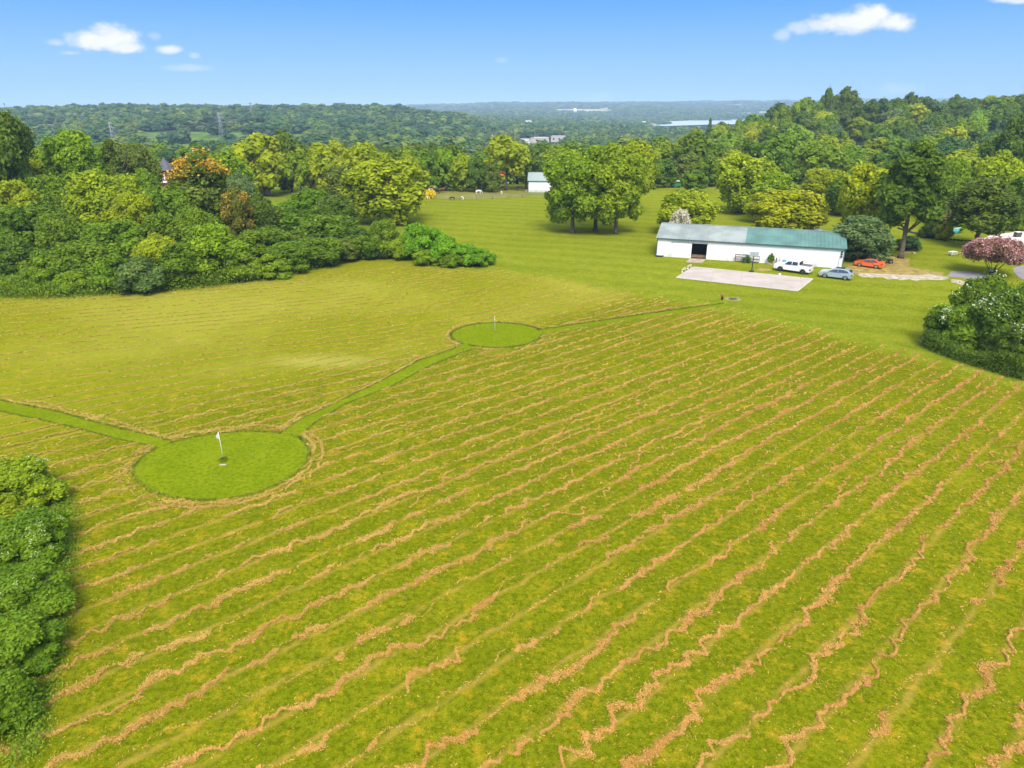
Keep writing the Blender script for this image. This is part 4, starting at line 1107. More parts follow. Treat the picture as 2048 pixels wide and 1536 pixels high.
# ------------------------------------------------------------------ barn
m_siding, nt, b, out = new_mat('white siding')
oc = nt.new('ShaderNodeTexCoord').outputs['Object']; sx = nt.new('ShaderNodeSeparateXYZ'); nt.put(sx.inputs[0], oc)
seam = nt.ramp(nt.math('ABSOLUTE', nt.math('SUBTRACT', nt.math('FRACT', nt.math('MULTIPLY', sx.outputs[0], 1 / .9)), .5)), .47, .5)
dirt = nt.math('MULTIPLY', nt.ramp(nt.noise(oc, .7, 4), .45, .75), nt.ramp(sx.outputs[2], 1.2, 0.0))
c = nt.mix(nt.math('MULTIPLY', seam, .40), (.80, .79, .76, 1), (.5, .5, .48, 1)); c = nt.mix(nt.math('MULTIPLY', dirt, .75), c, (.48, .44, .34, 1))
nt.put(b.inputs['Base Color'], c); b.inputs['Roughness'].default_value = .6
m_roofg = simple('grey metal roof', (.27, .30, .27), .5, var=.20, scale=.35, spec=.4)
m_roofn = simple('green metal roof', (.10, .205, .17), .5, var=.20, scale=.35, spec=.4)
m_trim = simple('dark green trim', (.06, .11, .10), .5)
m_dark = simple('dark interior', (.03, .028, .025), .9)
m_wood = simple('weathered wood', (.22, .15, .09), .85, var=.3, scale=2)
m_dwood = simple('dark old wood', (.09, .065, .045), .85, var=.3, scale=2)
m_pwood = simple('pale wood', (.46, .38, .27), .8, var=.2, scale=2)
m_whitep = simple('white paint', (.78, .77, .74), .5, var=.04)
m_black = simple('black rubber and plastic', (.025, .025, .027), .6)
m_metal = simple('galvanised metal', (.42, .43, .44), .4, metal=.6)
def barn(name, loc, rz, Lg, D, hw_, hr, mroofs, label, cat='barn', door=None, ribs=.6, over=.35):
    e = empty(name, loc, rz); tag(e, label, cat)
    T = .14
    mb = MB()                                     # front wall, with the door opening
    if door:
        d0, d1, dh = door
        mb.box((d0 / 2, T / 2, hw_ / 2), (d0, T, hw_)); mb.box(((d1 + Lg) / 2, T / 2, hw_ / 2), (Lg - d1, T, hw_)); mb.box(((d0 + d1) / 2, T / 2, (dh + hw_) / 2), (d1 - d0, T, hw_ - dh))
    else: mb.box((Lg / 2, T / 2, hw_ / 2), (Lg, T, hw_))
    mb.box((Lg / 2, D - T / 2, hw_ / 2), (Lg, T, hw_))
    for x in (T / 2, Lg - T / 2):
        mb.box((x, D / 2, hw_ / 2), (T, D - 2 * T, hw_))
        pts = [(x - T / 2, T, hw_), (x - T / 2, D - T, hw_), (x - T / 2, D / 2, hr - .12)]; q = [(p[0] + T, p[1], p[2]) for p in pts]
        mb.face(pts); mb.face(q[::-1])
    mb.build('wall', m_siding, e)
    sl = math.atan2(hr - hw_, D / 2)
    for (x0, x1, mr) in mroofs:
        for sgn in (-1, 1):
            mb = MB(); Ls = (D / 2) / math.cos(sl) + over
            cy = D / 2 + sgn * (Ls / 2 * math.cos(sl)); cz = hr - Ls / 2 * math.sin(sl) + .06
            mb.box(((x0 + x1) / 2, cy, cz), (x1 - x0 - .004, Ls, .06), rx=-sgn * sl)
            n = int((x1 - x0) / ribs)
            for i in range(n): mb.box((x0 + (i + .5) * (x1 - x0) / n, cy, cz + .045), (.07, Ls, .05), rx=-sgn * sl)
            mb.build('roof', mr, e)
    mb = MB(); mb.box((Lg / 2, D / 2, hr + .10), (Lg + .3, .35, .05)); mb.build('ridge_cap', mroofs[-1][2] if len(mroofs) == 1 else m_roofg, e)
    for y in (-over * .85, D + over * .85):
        mb = MB(); mb.box((Lg / 2, y, hw_ - over * .42), (Lg + .2, .08, .16)); mb.build('fascia', m_trim, e)
    for x in (-.04, Lg + .04):
        for y in (-.03, D + .03): mb = MB(); mb.box((x, y, hw_ / 2 - .05), (.13, .13, hw_ - .1)); mb.build('corner_trim', m_trim, e)
        for sgn in (-1, 1):
            mb = MB(); Ls = D / 2 / math.cos(sl); mb.box((x, D / 2 + sgn * D / 4, (hw_ + hr) / 2 - .02), (.07, Ls, .16), rx=-sgn * sl); mb.build('verge_trim', m_trim, e)
    return e
bl, br = G(1313, 512), G(1683, 537)
rzb = math.atan2(br.y - bl.y, br.x - bl.x); Lb = (br - bl).length
D_B = 11.0
bn = barn('long_barn', (bl.x, bl.y, 0), rzb, Lb, D_B, 3.35, 5.05, [(-.3, Lb * .487, m_roofg), (Lb * .487, Lb + .3, m_roofn)], 'long low white barn with a grey and green metal roof', door=(Lb * .197, Lb * .283, 2.65))
mb = MB(); mb.box((Lb * .142, -.09, 1.33), (Lb * .106, .07, 2.62)); sdoor = mb.build('sliding_door', m_siding, bn)
mb = MB(); mb.box((Lb * .186, -.13, 2.78), (Lb * .205, .16, .16)); mb.build('door_track', m_metal, bn)
mb = MB(); mb.box((Lb * .24, .6, .55), (Lb * .085, .08, .10)); mb.box((Lb * .24, .6, .3), (Lb * .085, .06, .35)); mb.build('threshold_gate', m_wood, bn)
mb = MB(); mb.box((Lb / 2, D_B / 2, .03), (Lb - .3, D_B - .3, .05)); mb.build('floor', m_dwood, bn)
mb = MB(); mb.box((Lb * .24, 4.5, 1.5), (8, .1, 3.0)); mb.build('inner_partition', m_dark, bn)
for z in (2.75, 2.35, 1.95): mb = MB(); mb.box((Lb - .35, -.12, z), (.28, .16, .26), bevel=.03); mb.build('meter_box', m_black, bn)
mb = MB(); mb.tube([(Lb - .6, -.07, .0), (Lb - .6, -.07, 2.0)], .03, 6); mb.build('conduit', m_metal, bn)
def bp_(s, off, z=0.0):
    """A point s along the barn front (0..1), off metres in front of it."""
    a = bl + (br - bl) * s; n = Vector((math.sin(rzb), -math.cos(rzb), 0)); q = a + n * off; return (q.x, q.y, z)
sheet('door_apron', gpoly([(1371, 525), (1379, 517), (1412, 519), (1404, 526)]), .034, simple('worn apron', (.42, .31, .22), .9, var=.2, scale=1), 'worn brown concrete apron before the barn doorway', 'apron')
# low trough at the barn's left corner
t = empty('water_trough', bp_(.018, .45), rzb); tag(t, 'black oval trough at the left corner of the barn', 'trough')
mb = MB(); pts = [(math.cos(a) * .75, math.sin(a) * .35) for a in np.linspace(0, 2 * math.pi, 21)[:-1]]; mb.prism(pts, 0, .3); mb.build('tub', m_black, t)
mb = MB(); mb.prism([(x * .88, y * .85) for x, y in pts], .3, .315); mb.build('water', m_water, t)

def panel(name, loc, rz, w, h, label, brace=True, rails=4):
    e = empty(name, loc, rz); tag(e, label, 'gate')
    for i in range(rails): mb = MB(); mb.box((0, 0, .18 + i * (h - .25) / (rails - 1)), (w, .05, .13)); mb.build('rail', m_dwood, e)
    for x in (-w / 2, w / 2): mb = MB(); mb.box((x, .04, h / 2), (.12, .08, h)); mb.build('post', m_pwood if x > 0 else m_dwood, e)
    if brace: mb = MB(); mb.box((0, -.045, h / 2), (math.hypot(w, h) * .8, .04, .12), ry=-math.atan2(h, w) * .9); mb.build('brace', m_pwood, e)
panel('wooden_gate_panel', bp_(.475, .5), rzb + .05, 1.9, 1.35, 'wooden gate panel with a pale diagonal brace leaning by the barn wall')
panel('wooden_gate_panel', bp_(.545, .5), rzb - .03, 1.7, 1.25, 'wooden gate panel of dark rails nearer the climbing plant', brace=False, rails=3)
e = empty('garden_trellis', bp_(.512, .7), rzb); tag(e, 'grey-green metal frames and vines between the two gate panels', 'trellis')
mb = MB()
for x in (-.9, -.3, .3, .9): mb.tube([(x, 0, 0), (x, .15, 1.5)], .03, 5)
for z in (.4, .9, 1.4): mb.tube([(-.9, z * .1, z), (.9, z * .1, z)], .025, 5)
mb.build('frame', simple('green painted metal', (.10, .22, .17), .5), e)
V, Fq, tt_ = crown_arrays(501, 'shrub', 8, 900, .16, .8, 1.3); vv = link('vine', np_mesh('vine', V, Fq, m_leaf, tint=tt_), e); vv.color = C4((.10, .2, .04))
e = plant(*bp_(.635, .6), 1.25, 1.9, 'shrub', 'mid green', 'climbing plant in a wooden surround against the barn wall', cat='plant', name='climbing_plant')
e = empty('planter_box', bp_(.635, .7), rzb); tag(e, 'pale wooden slatted planter under the climbing plant', 'planter')
mb = MB()
for i in range(7): mb.box((-.6 + i * .2, -.25, .35), (.12, .04, .7))
mb.build('front_slats', m_pwood, e); mb = MB(); mb.box((0, 0, .25), (1.25, .42, .5)); mb.build('box', m_wood, e)
mb = MB(); mb.tube([(0, 0, 0), (.02, 0, 1.15)], [.10, .09], 7); o = mb.build('wooden_post', m_dwood, None, bp_(.662, .5)); tag(o, 'short dark post right of the climbing plant', 'post')
mb = MB(); mb.tube([(0, 0, 0), (.02, 0, 1.35)], [.09, .08], 7); o = mb.build('wooden_post', m_pwood, None, bp_(.680, .5)); tag(o, 'tan reddish post just left of the blue barrel', 'post')
e = empty('barrel', bp_(.705, .5)); tag(e, 'blue plastic barrel half hidden by the white pickup', 'barrel')
m_blue = simple('blue plastic', (.10, .30, .50), .4); mb = MB(); mb.tube([(0, 0, 0), (0, 0, .05), (0, 0, .45), (0, 0, .85), (0, 0, .9)], [.26, .30, .33, .30, .26], 14); mb.build('drum', m_blue, e)
mb = MB(); mb.tube([(0, 0, .9), (0, 0, .93)], .27, 14); mb.build('lid', simple('blue lid', (.16, .40, .6), .4), e)
mb = MB(); mb.tube([(0, 0, 0), (0, 0, .8)], .035, 6); mb.box((0, 0, .85), (.14, .1, .2)); o = mb.build('utility_post', m_whitep, None, bp_(.875, .6)); tag(o, 'thin white utility post before the right part of the barn', 'post')

# ------------------------------------------------------------------ court furniture, pit
e = empty('basketball_hoop', tuple(G(1503, 545)), rzb + .1); tag(e, 'basketball hoop on a dark pole at the far side of the court', 'basketball hoop')
mb = MB(); mb.tube([(0, 0, 0), (0, 0, 2.6), (0, -.5, 3.0)], .07, 8); mb.build('pole', m_black, e)
mb = MB(); mb.box((0, -.55, 3.05), (1.3, .05, .85), bevel=.02); mb.build('backboard', simple('smoky backboard', (.30, .36, .34), .3), e)
mb = MB(); mb.tube([(math.cos(a) * .23, -.85 + math.sin(a) * .23, 2.8) for a in np.linspace(0, 6.283, 17)], .015, 5, cap=False); mb.build('rim', simple('orange rim', (.45, .12, .03), .5), e)
mb = MB(); mb.box((0, .1, .15), (.7, .5, .3), bevel=.05); mb.build('base', m_black, e)
for i, ((ax, ay), (bx, by)) in enumerate([((1363, 546), (1371, 540)), ((1374, 539), (1382, 534))]):
    a, b_ = G(ax, ay), G(bx, by); c = (a + b_) / 2; L = (b_ - a).length
    e = empty('bench', tuple(c), math.atan2(b_.y - a.y, b_.x - a.x)); tag(e, ('nearer' if i == 0 else 'farther') + ' of the two low pale benches beside the court', 'bench', 'benches beside the court')
    mb = MB(); mb.box((0, 0, .45), (L * .85, .34, .07), bevel=.01); mb.build('seat', m_pwood, e)
    for x in (-1, 1): mb = MB(); mb.box((x * L * .34, 0, .21), (.09, .28, .42)); mb.build('leg', m_whitep, e)
pc = G(1466, 599)
mb = MB(); pr = [(math.cos(a) * .95, math.sin(a) * .80) for a in np.linspace(0, 6.283, 25)[:-1]]; pi_ = [(x * .45, y * .45) for x, y in pr]
sheet('ash_ring', [(pc.x + x * 1.15, pc.y + y * 1.15) for x, y in pr], .03, simple('trodden earth', (.28, .25, .07), .9, var=.2, scale=2), 'ring of bare trodden earth around the small pit', 'bare ground')
e = empty('fire_pit', (pc.x, pc.y, .03)); tag(e, 'small dark fire pit in a ring of bare earth', 'fire pit')
mb = MB()
for k in range(16):
    a = k * math.pi / 8; mb.box((math.cos(a) * .55, math.sin(a) * .48, .06), (.2, .13, .14), rz=a + math.pi / 2, bevel=.03)
mb.build('stone_ring', simple('pit stone', (.20, .16, .12), .9), e); mb = MB(); mb.prism(pi_, 0, .03); mb.build('ashes', m_black, e)
pc = G(1444, 600)
e = empty('hydrant', (pc.x, pc.y, 0)); tag(e, 'short rust-brown and black post left of the fire pit', 'post')
m_rust = simple('rusty brown', (.36, .13, .05), .7, var=.3)
mb = MB(); mb.tube([(0, 0, 0), (0, 0, .38), (.02, 0, .45)], [.12, .14, .16], 9); mb.build('base', m_black, e)
mb = MB(); mb.tube([(-.03, 0, .42), (-.05, 0, .8), (-.05, 0, .92), (-.05, 0, 1.0)], [.19, .22, .17, .06], 10); mb.build('cap', m_rust, e)
e.name = 'stub_post'
# flags
def flag(px, py, h, label, white=True):
    p = G(px, py); e = empty('golf_flag', (p.x, p.y, .04)); tag(e, label, 'flag')
    mb = MB(); mb.tube([(0, 0, 0), (-.02, 0, h)], .018, 6); mb.build('pole', m_whitep, e)
    mb = MB(); n = 7; w_, hh = (.42, .62) if white else (.26, .26)
    G_ = []
    for i in range(n):
        r_ = []
        for j in range(4):
            u, v = i / (n - 1), j / 3
            r_.append(mb.bm.verts.new((-.02 - (u * w_ * (.35 if not white else .55)) * (1 - .1 * v) , .05 * math.sin(u * 6) * u, h - .02 - v * hh * (1 - u * .75) - u * hh * .55)))
        G_.append(r_)
    for i in range(n - 1):
        for j in range(3): mb.bm.faces.new((G_[i][j], G_[i + 1][j], G_[i + 1][j + 1], G_[i][j + 1]))
    bmesh.ops.solidify(mb.bm, geom=mb.bm.faces[:], thickness=.012)
    mb.build('pennant', m_whitep if white else simple('dark red cloth', (.25, .08, .07), .8), e)
    mb = MB(); mb.tube([(0, 0, .002), (0, 0, .012)], .07, 10); mb.build('cup', m_black, e)
    return e
flag(447, 920, 2.35, 'white pennant on a thin pole in the near putting green')
flag(990, 664, 2.0, 'thin pole with a small dark and white flag in the far putting green', False)
p = G(446, 931); mb = MB(); mb.box((0, 0, .03), (.52, .16, .05), bevel=.02); o = mb.build('tee_plank', m_pwood, None, (p.x, p.y, .045)); tag(o, 'short pale plank lying before the near flag', 'plank')
ft = np.random.default_rng(4); p = G(447, 922); n = 260
blades(p.x + ft.normal(0, .16, n), p.y + ft.normal(0, .16, n), .1 + ft.random(n) * .12, .22 * ft.uniform(.6, 1.3, n), .03 * np.ones(n), ft.uniform(0, 6.3, n), ft.uniform(.6, 1.5, n), ft, ft.random(n), m_rim, 'grass_tuft', 'uncut tuft of grass at the foot of the near flag', 'grass')

# ------------------------------------------------------------------ vehicles
def paint(name, c, metal=.0, rough=.28):
    m, nt, b, out = new_mat(name); b.inputs['Base Color'].default_value = C4(c); b.inputs['Metallic'].default_value = metal; b.inputs['Roughness'].default_value = rough
    b.inputs['Coat Weight'].default_value = .6; b.inputs['Coat Roughness'].default_value = .08; return m
m_glass = paint('tinted glass', (.035, .045, .055), 0, .08)
m_rim_w = paint('alloy rim', (.45, .46, .48), .8, .3); m_rim_d = paint('dark rim', (.06, .06, .065), .5, .4)
m_head = paint('headlamp glass', (.75, .78, .80), 0, .1); m_tail = paint('tail lamp glass', (.38, .02, .02), 0, .2)
def vehicle(name, loc, rz, body_mat, prof, W_, cab, glass_side, wheels, rw_, label, cat, rimm, roof_mat=None, lights=None, ws=None, rg=None, inset=.16, scale=1.0):
    """prof: side outline (x forward, z); cab: (z at belt, z at roof) for the tumblehome."""
    e = empty(name, loc, rz); tag(e, label, cat); e.scale = (scale,) * 3
    zb, zr_ = cab
    def hwid(z, x=0):
        w = W_ / 2
        if z > zb: w -= inset * (z - zb) / (zr_ - zb)
        if z < .45: w -= .03
        return w
    mb = MB(); bm = mb.bm
    ringL = [bm.verts.new((x, hwid(z), z)) for x, z in prof]; ringR = [bm.verts.new((x, -hwid(z), z)) for x, z in prof]
    n = len(prof)
    fl = bm.faces.new(ringL); fr = bm.faces.new(ringR[::-1])
    for k in range(n):
        f = bm.faces.new((ringL[k], ringR[k], ringR[(k + 1) % n], ringL[(k + 1) % n]))
    bmesh.ops.recalc_face_normals(bm, faces=bm.faces)
    ed = [ed_ for ed_ in bm.edges if len(ed_.link_faces) == 2 and (fl in ed_.link_faces or fr in ed_.link_faces)]
    bmesh.ops.bevel(bm, geom=ed, offset=.055, segments=2, affect='EDGES', profile=.6, clamp_overlap=True)
    bmesh.ops.triangulate(bm, faces=[f for f in bm.faces if len(f.verts) > 4])
    mb.build('body', body_mat, e)
    for sgn in (-1, 1):
        for poly in glass_side:
            mb = MB(); P_ = [(x, sgn * (hwid(z) - .012), z) for x, z in poly]; Q_ = [(x, sgn * (hwid(z) + .010), z) for x, z in poly]
            mb.face(P_); mb.face(Q_)
            for k in range(len(poly)): mb.face([P_[k], P_[(k + 1) % len(poly)], Q_[(k + 1) % len(poly)], Q_[k]])
            mb.build('side_window', m_glass, e)
    for nm, sc in (('windshield', ws), ('rear_window', rg)):
        if not sc: continue
        (x0, z0), (x1, z1) = sc; d = Vector((z1 - z0, 0, -(x1 - x0))).normalized()
        if d.z < 0: d = -d
        o_ = d * .012; i0, i1 = hwid(z0) - .14, hwid(z1) - .14
        q = [Vector((x0, i0, z0)), Vector((x0, -i0, z0)), Vector((x1, -i1, z1)), Vector((x1, i1, z1))]
        mb = MB(); mb.face([v + o_ for v in q]); mb.face([v - o_ for v in q])
        for k in range(4): mb.face([q[k] - o_, q[(k + 1) % 4] - o_, q[(k + 1) % 4] + o_, q[k] + o_])
        mb.build(nm, m_glass, e)
    for wx in wheels:
        for sgn in (-1, 1):
            y = sgn * (W_ / 2 - .11); mb = MB(); mb.tube([(wx, y - .11, rw_), (wx, y - .09, rw_), (wx, y + .09, rw_), (wx, y + .11, rw_)], [rw_ - .03, rw_, rw_, rw_ - .03], 20)
            ty_ = mb.build('wheel', m_black, e)
            mb = MB(); mb.tube([(wx, y + sgn * .105, rw_), (wx, y + sgn * .125, rw_)], [rw_ * .66, rw_ * .58], 16)
            for a in range(5): mb.box((wx + math.cos(a * 1.2566) * rw_ * .3, y + sgn * .128, rw_ + math.sin(a * 1.2566) * rw_ * .3), (rw_ * .6, .02, .05), ry=-a * 1.2566)
            mb.build('rim', rimm, ty_)
    xf, xr = max(p[0] for p in prof), min(p[0] for p in prof); zl = lights or (.75, .85)
    for sgn in (-1, 1):
        mb = MB(); mb.box((xf - .10, sgn * (W_ / 2 - .22), zl[0]), (.26, .36, .15), bevel=.03); mb.build('headlight', m_head, e)
        mb = MB(); mb.box((xr + .07, sgn * (W_ / 2 - .14), zl[1]), (.20, .28, .24), bevel=.03); mb.build('taillight', m_tail, e)
        mb = MB(); mb.box((ws[0][0] - .15 if ws else .6, sgn * (W_ / 2 + .08), zb + .08), (.14, .16, .12), bevel=.03); mb.build('mirror', body_mat, e)
    mb = MB(); mb.box((xf - .03, 0, .48), (.12, W_ * .72, .24), bevel=.03); mb.build('grille', m_black, e)
    return e
def arch(cx, r, z0, n=8):
    return [(cx + r * math.cos(a), z0 + (r) * math.sin(a)) for a in np.linspace(math.pi, 0, n)]
def side(front, rear, top, wf, wr, r, z0):
    """Outline clockwise from the rear bottom: bottom edge with two wheel arches, then nose and the given top line."""
    return [(rear, z0)] + arch(wr, r, z0) + arch(wf, r, z0) + [(front, z0)] + top
def place_vehicle(a, b_, W_, wmid):
    """a, b_: picture points where the two wheels of the near side touch the ground, front then rear."""
    A, B = G(*a), G(*b_); h = (A - B).normalized(); n = Vector((-h.y, h.x, 0)); n = n if n.y > 0 else -n
    c = (A + B) / 2 + n * (W_ / 2 - .1) - h * wmid; return (c.x, c.y, 0), math.atan2(h.y, h.x)
m_wp = paint('white paintwork', (.80, .80, .80)); m_sv = paint('silver blue paintwork', (.40, .48, .52), .35, .3); m_or = paint('orange paintwork', (.75, .13, .015))
# pickup
loc, rz = place_vehicle((1562, 543), (1605, 549), 2.0, -.15)
top = [(2.85, .62), (2.86, .98), (2.75, 1.16), (1.45, 1.27), (.72, 1.86), (.45, 1.93), (-.85, 1.93), (-1.05, 1.88), (-1.10, 1.38), (-2.90, 1.34), (-2.92, .62)]
pk = vehicle('pickup_truck', loc, rz, m_wp, side(2.8, -2.88, top, 1.75, -1.80, .47, .40), 2.0, (1.22, 1.93), [[(1.15, 1.30), (.62, 1.80), (.05, 1.84), (.05, 1.30)], [(-.05, 1.30), (-.05, 1.84), (-.88, 1.82), (-.92, 1.32)]], (1.75, -1.80), .42,
  'white crew-cab pickup parked along the barn', 'pickup truck', m_rim_d, ws=((1.40, 1.30), (.74, 1.84)), rg=((-1.085, 1.42), (-1.055, 1.80)), inset=.18)
mb = MB(); mb.box((-2.0, 0, 1.385), (1.66, 1.62, .05), bevel=.02); mb.build('bed_cover', simple('dark bed cover', (.13, .11, .12), .6), pk)
mb = MB(); mb.box((-1.18, 0, 1.62), (.07, 1.5, .5)); mb.build('headache_rack', m_black, pk)
# silver SUV
loc, rz = place_vehicle((1650, 556), (1690, 561), 1.95, -.05)
top = [(2.42, .58), (2.44, .82), (2.30, .98), (1.25, 1.12), (.45, 1.55), (.10, 1.66), (-1.0, 1.68), (-1.75, 1.52), (-2.20, 1.20), (-2.36, 1.05), (-2.38, .55)]
sv = vehicle('suv_car', loc, rz, m_sv, side(2.36, -2.34, top, 1.50, -1.45, .42, .30), 1.95, (1.05, 1.68), [[(1.08, 1.14), (.45, 1.46), (-.25, 1.56), (-.25, 1.12)], [(-.33, 1.12), (-.33, 1.56), (-1.05, 1.56), (-1.65, 1.40), (-1.85, 1.18)]], (1.50, -1.45), .38,
  'silver-blue crossover car parked behind the white pickup', 'car', m_rim_w, ws=((1.20, 1.15), (.48, 1.53)), rg=((-2.16, 1.24), (-1.78, 1.50)), inset=.20)
mb = MB(); mb.box((-.45, 0, 1.69), (1.3, 1.15, .03), bevel=.01); mb.build('glass_roof', m_glass, sv)
# orange hatchback
loc, rz = place_vehicle((1717, 533), (1753, 538), 1.85, 0)
top = [(2.20, .52), (2.22, .72), (2.05, .86), (1.15, 1.00), (.30, 1.42), (-.2, 1.50), (-1.0, 1.46), (-1.65, 1.18), (-2.12, 1.05), (-2.18, .50)]
oc_ = vehicle('hatchback_car', loc, rz, m_or, side(2.14, -2.14, top, 1.32, -1.30, .39, .26), 1.85, (.95, 1.50), [[(.95, 1.02), (.30, 1.32), (-.25, 1.39), (-.25, 1.00)], [(-.33, 1.00), (-.33, 1.39), (-.95, 1.35), (-1.45, 1.10)]], (1.32, -1.30), .35,
  'bright orange hatchback parked under the layered dark tree', 'car', m_rim_w, ws=((1.08, 1.03), (.34, 1.39)), rg=((-1.62, 1.20), (-1.05, 1.43)), inset=.18, lights=(.66, .86))
mb = MB(); mb.box((-.35, 0, 1.50), (1.1, 1.15, .035), bevel=.01); mb.build('roof_panel', m_black, oc_)
# white van at the right edge
p = G(2062, 522); top = [(2.4, .6), (2.42, .95), (1.7, 1.25), (1.2, 1.95), (.9, 2.05), (-2.3, 2.05), (-2.4, 1.9), (-2.42, .6)]
vehicle('delivery_van', (p.x, p.y, 0), R(100), m_wp, side(2.36, -2.4, top, 1.5, -1.5, .4, .35), 1.9, (1.25, 2.05), [[(1.5, 1.35), (1.15, 1.85), (.5, 1.85), (.5, 1.35)]], (1.5, -1.5), .36, 'pale van cut off by the right edge behind the driveway', 'van', m_rim_w, ws=((1.68, 1.30), (1.24, 1.90)), inset=.12)

# ------------------------------------------------------------------ yard things on the right
def wp(px, py): p = G(px, py); return (p.x, p.y, 0)
e = empty('hot_tub', (atY(1633, 462, 143).x, 143, 0), .3); tag(e, 'turquoise square tub with a white lid behind the green barn roof', 'tub')
m_turq = simple('turquoise shell', (.07, .42, .46), .4); mb = MB(); mb.box((0, 0, .65), (2.1, 2.1, 1.3), bevel=.08); mb.build('shell', m_turq, e)
mb = MB(); mb.box((0, .1, 1.42), (2.2, 2.2, .12), bevel=.03, rx=.08); mb.build('lid', m_whitep, e)
pp = atY(1893, 462, 148); e = empty('swimming_pool', (pp.x, 148, 0)); tag(e, 'turquoise above-ground pool between the clipped bush and the dark spreading tree', 'pool')
mb = MB(); mb.tube([(0, 0, 0), (0, 0, 1.15)], 2.3, 32); mb.build('wall', m_turq, e)
mb = MB(); ring = [(math.cos(a) * 2.35, math.sin(a) * 2.35, 1.2) for a in np.linspace(0, 6.283, 33)]; mb.tube(ring, .09, 6, cap=False); mb.build('rim', m_whitep, e)
mb = MB(); mb.tube([(0, 0, 1.155), (0, 0, 1.165)], 2.2, 32); mb.build('water', paint('pool water', (.03, .22, .36), 0, .05), e)
mb = MB()
cv = [G(*q) for q in [(1796, 457), (1812, 463), (1835, 469), (1860, 474), (1890, 479), (1920, 482), (1950, 484)]]
rs2 = random.Random(4)
for a, b_ in zip(cv, cv[1:]):
    n = int((b_ - a).length / .55)
    for i in range(n):
        q = a.lerp(b_, (i + .5) / n); mb.box((q.x, q.y, .16), (.52, .3, .30 + rs2.uniform(0, .08)), rz=math.atan2(b_.y - a.y, b_.x - a.x) + rs2.uniform(-.08, .08), bevel=.03)
o = mb.build('garden_edging', simple('dark timber edging', (.10, .08, .06), .9, var=.3)); tag(o, 'low dark curved edging wall around the garden bed', 'edging')
e = empty('garden_table', wp(1904, 511), .4); tag(e, 'white plastic garden table standing alone on the lawn', 'table')
mb = MB(); mb.box((0, 0, .70), (1.5, .9, .06), bevel=.02); mb.build('tabletop', m_whitep, e)
for sx_ in (-1, 1):
    for sy_ in (-1, 1): mb = MB(); mb.tube([(sx_ * .6, sy_ * .34, .68), (sx_ * .68, sy_ * .4, 0)], .04, 6); mb.build('leg', m_whitep, e)
mb = MB(); mb.box((0, 0, .28), (1.1, .5, .04)); mb.build('shelf', m_whitep, e)
e = empty('garden_pot', wp(1981, 549), 0); tag(e, 'white bowl on a black stand beside the pink crape myrtle', 'planter')
mb = MB(); mb.tube([(0, 0, .0), (0, 0, .45)], [.26, .22], 10); mb.build('stand', m_black, e)
mb = MB(); mb.tube([(0, 0, .45), (0, 0, .6), (0, 0, .8), (0, 0, .88)], [.2, .34, .34, .2], 12); mb.build('bowl', m_whitep, e)
e = empty('storage_box', wp(2034, 474), .2); tag(e, 'dark brown storage box with a pale lid on the white gravel', 'box')
mb = MB(); mb.box((0, 0, .5), (1.3, .8, 1.0), bevel=.03); mb.build('box', m_dwood, e); mb = MB(); mb.box((0, 0, 1.05), (1.4, .9, .08), bevel=.02); mb.build('lid', m_whitep, e)
mb = MB(); mb.box((0, 0, .12), (.35, .3, .24), bevel=.04); o = mb.build('bucket', m_whitep, None, wp(1559, 550)); tag(o, 'small white box on the grass before the pickup', 'box')
e = empty('garden_cart', wp(1778, 527), .5); tag(e, 'dark garden cart standing behind the orange car', 'cart')
mb = MB(); mb.box((0, 0, .5), (1.0, .6, .08)); mb.box((0, .28, .65), (1.0, .04, .25)); mb.box((0, -.28, .65), (1.0, .04, .25)); mb.build('tray', m_black, e)
mb = MB(); mb.tube([(.5, 0, .5), (1.1, 0, .8)], .025, 6); mb.build('handle', m_metal, e)
for x in (-.32, .32):
    for y in (-.34, .34): mb = MB(); mb.tube([(x, y - .04, .2), (x, y + .04, .2)], .2, 12); mb.build('wheel', m_black, e)
# stones in the bed
for i, (px, py) in enumerate([(1803, 497), (1812, 500), (1822, 499), (1828, 507)]):
    mb = MB(); mb.box((0, 0, .08), (.5, .35, .2), rz=i, bevel=.06); o = mb.build('stone', m_grav, None, wp(px, py)); tag(o, 'pale flat stones edging the bed under the juniper', 'stone', 'stones in the bed')

# ------------------------------------------------------------------ pasture: shed, fence, animals
sc_ = G(1057, 384)
sh_ = barn('white_shed', (sc_.x, sc_.y, 0), R(-3), 10.5, 8.0, 3.5, 5.6, [(-.3, 10.8, simple('pale green roof', (.30, .36, .33), .5))], 'white shed with a green roof at the far end of the pasture', 'shed')
def rail_fence(name, pts, h, mat, label, rails=(.35, .8), step=3.0, wire=False, postr=.07):
    e = empty(name, (pts[0][0], pts[0][1], 0)); tag(e, label, 'fence'); o0 = Vector(e.location)
    for a, b_ in zip(pts, pts[1:]):
        a, b_ = Vector((*a[:2], 0)) - o0, Vector((*b_[:2], 0)) - o0; n = max(1, round((b_ - a).length / step))
        for i in range(n):
            q = a.lerp(b_, i / n); mb = MB(); mb.tube([q, q + Vector((0, 0, h))], postr, 6); mb.build('post', mat, e)
        for z in rails:
            mb = MB()
            if wire: mb.tube([a + Vector((0, 0, z)), b_ + Vector((0, 0, z))], .02, 4)
            else: mb.box((a + b_) / 2 + Vector((0, 0, z)), ((b_ - a).length, .05, .12), rz=math.atan2(b_.y - a.y, b_.x - a.x))
            mb.build('wire' if wire else 'rail', m_metal if wire else mat, e)
rail_fence('rail_fence', [tuple(G(1052, 388)), tuple(G(1112, 390))], 1.3, m_metal, 'pale rail fence along the front of the white shed', rails=(.3, .6, .9, 1.2), step=1.6, postr=.06)
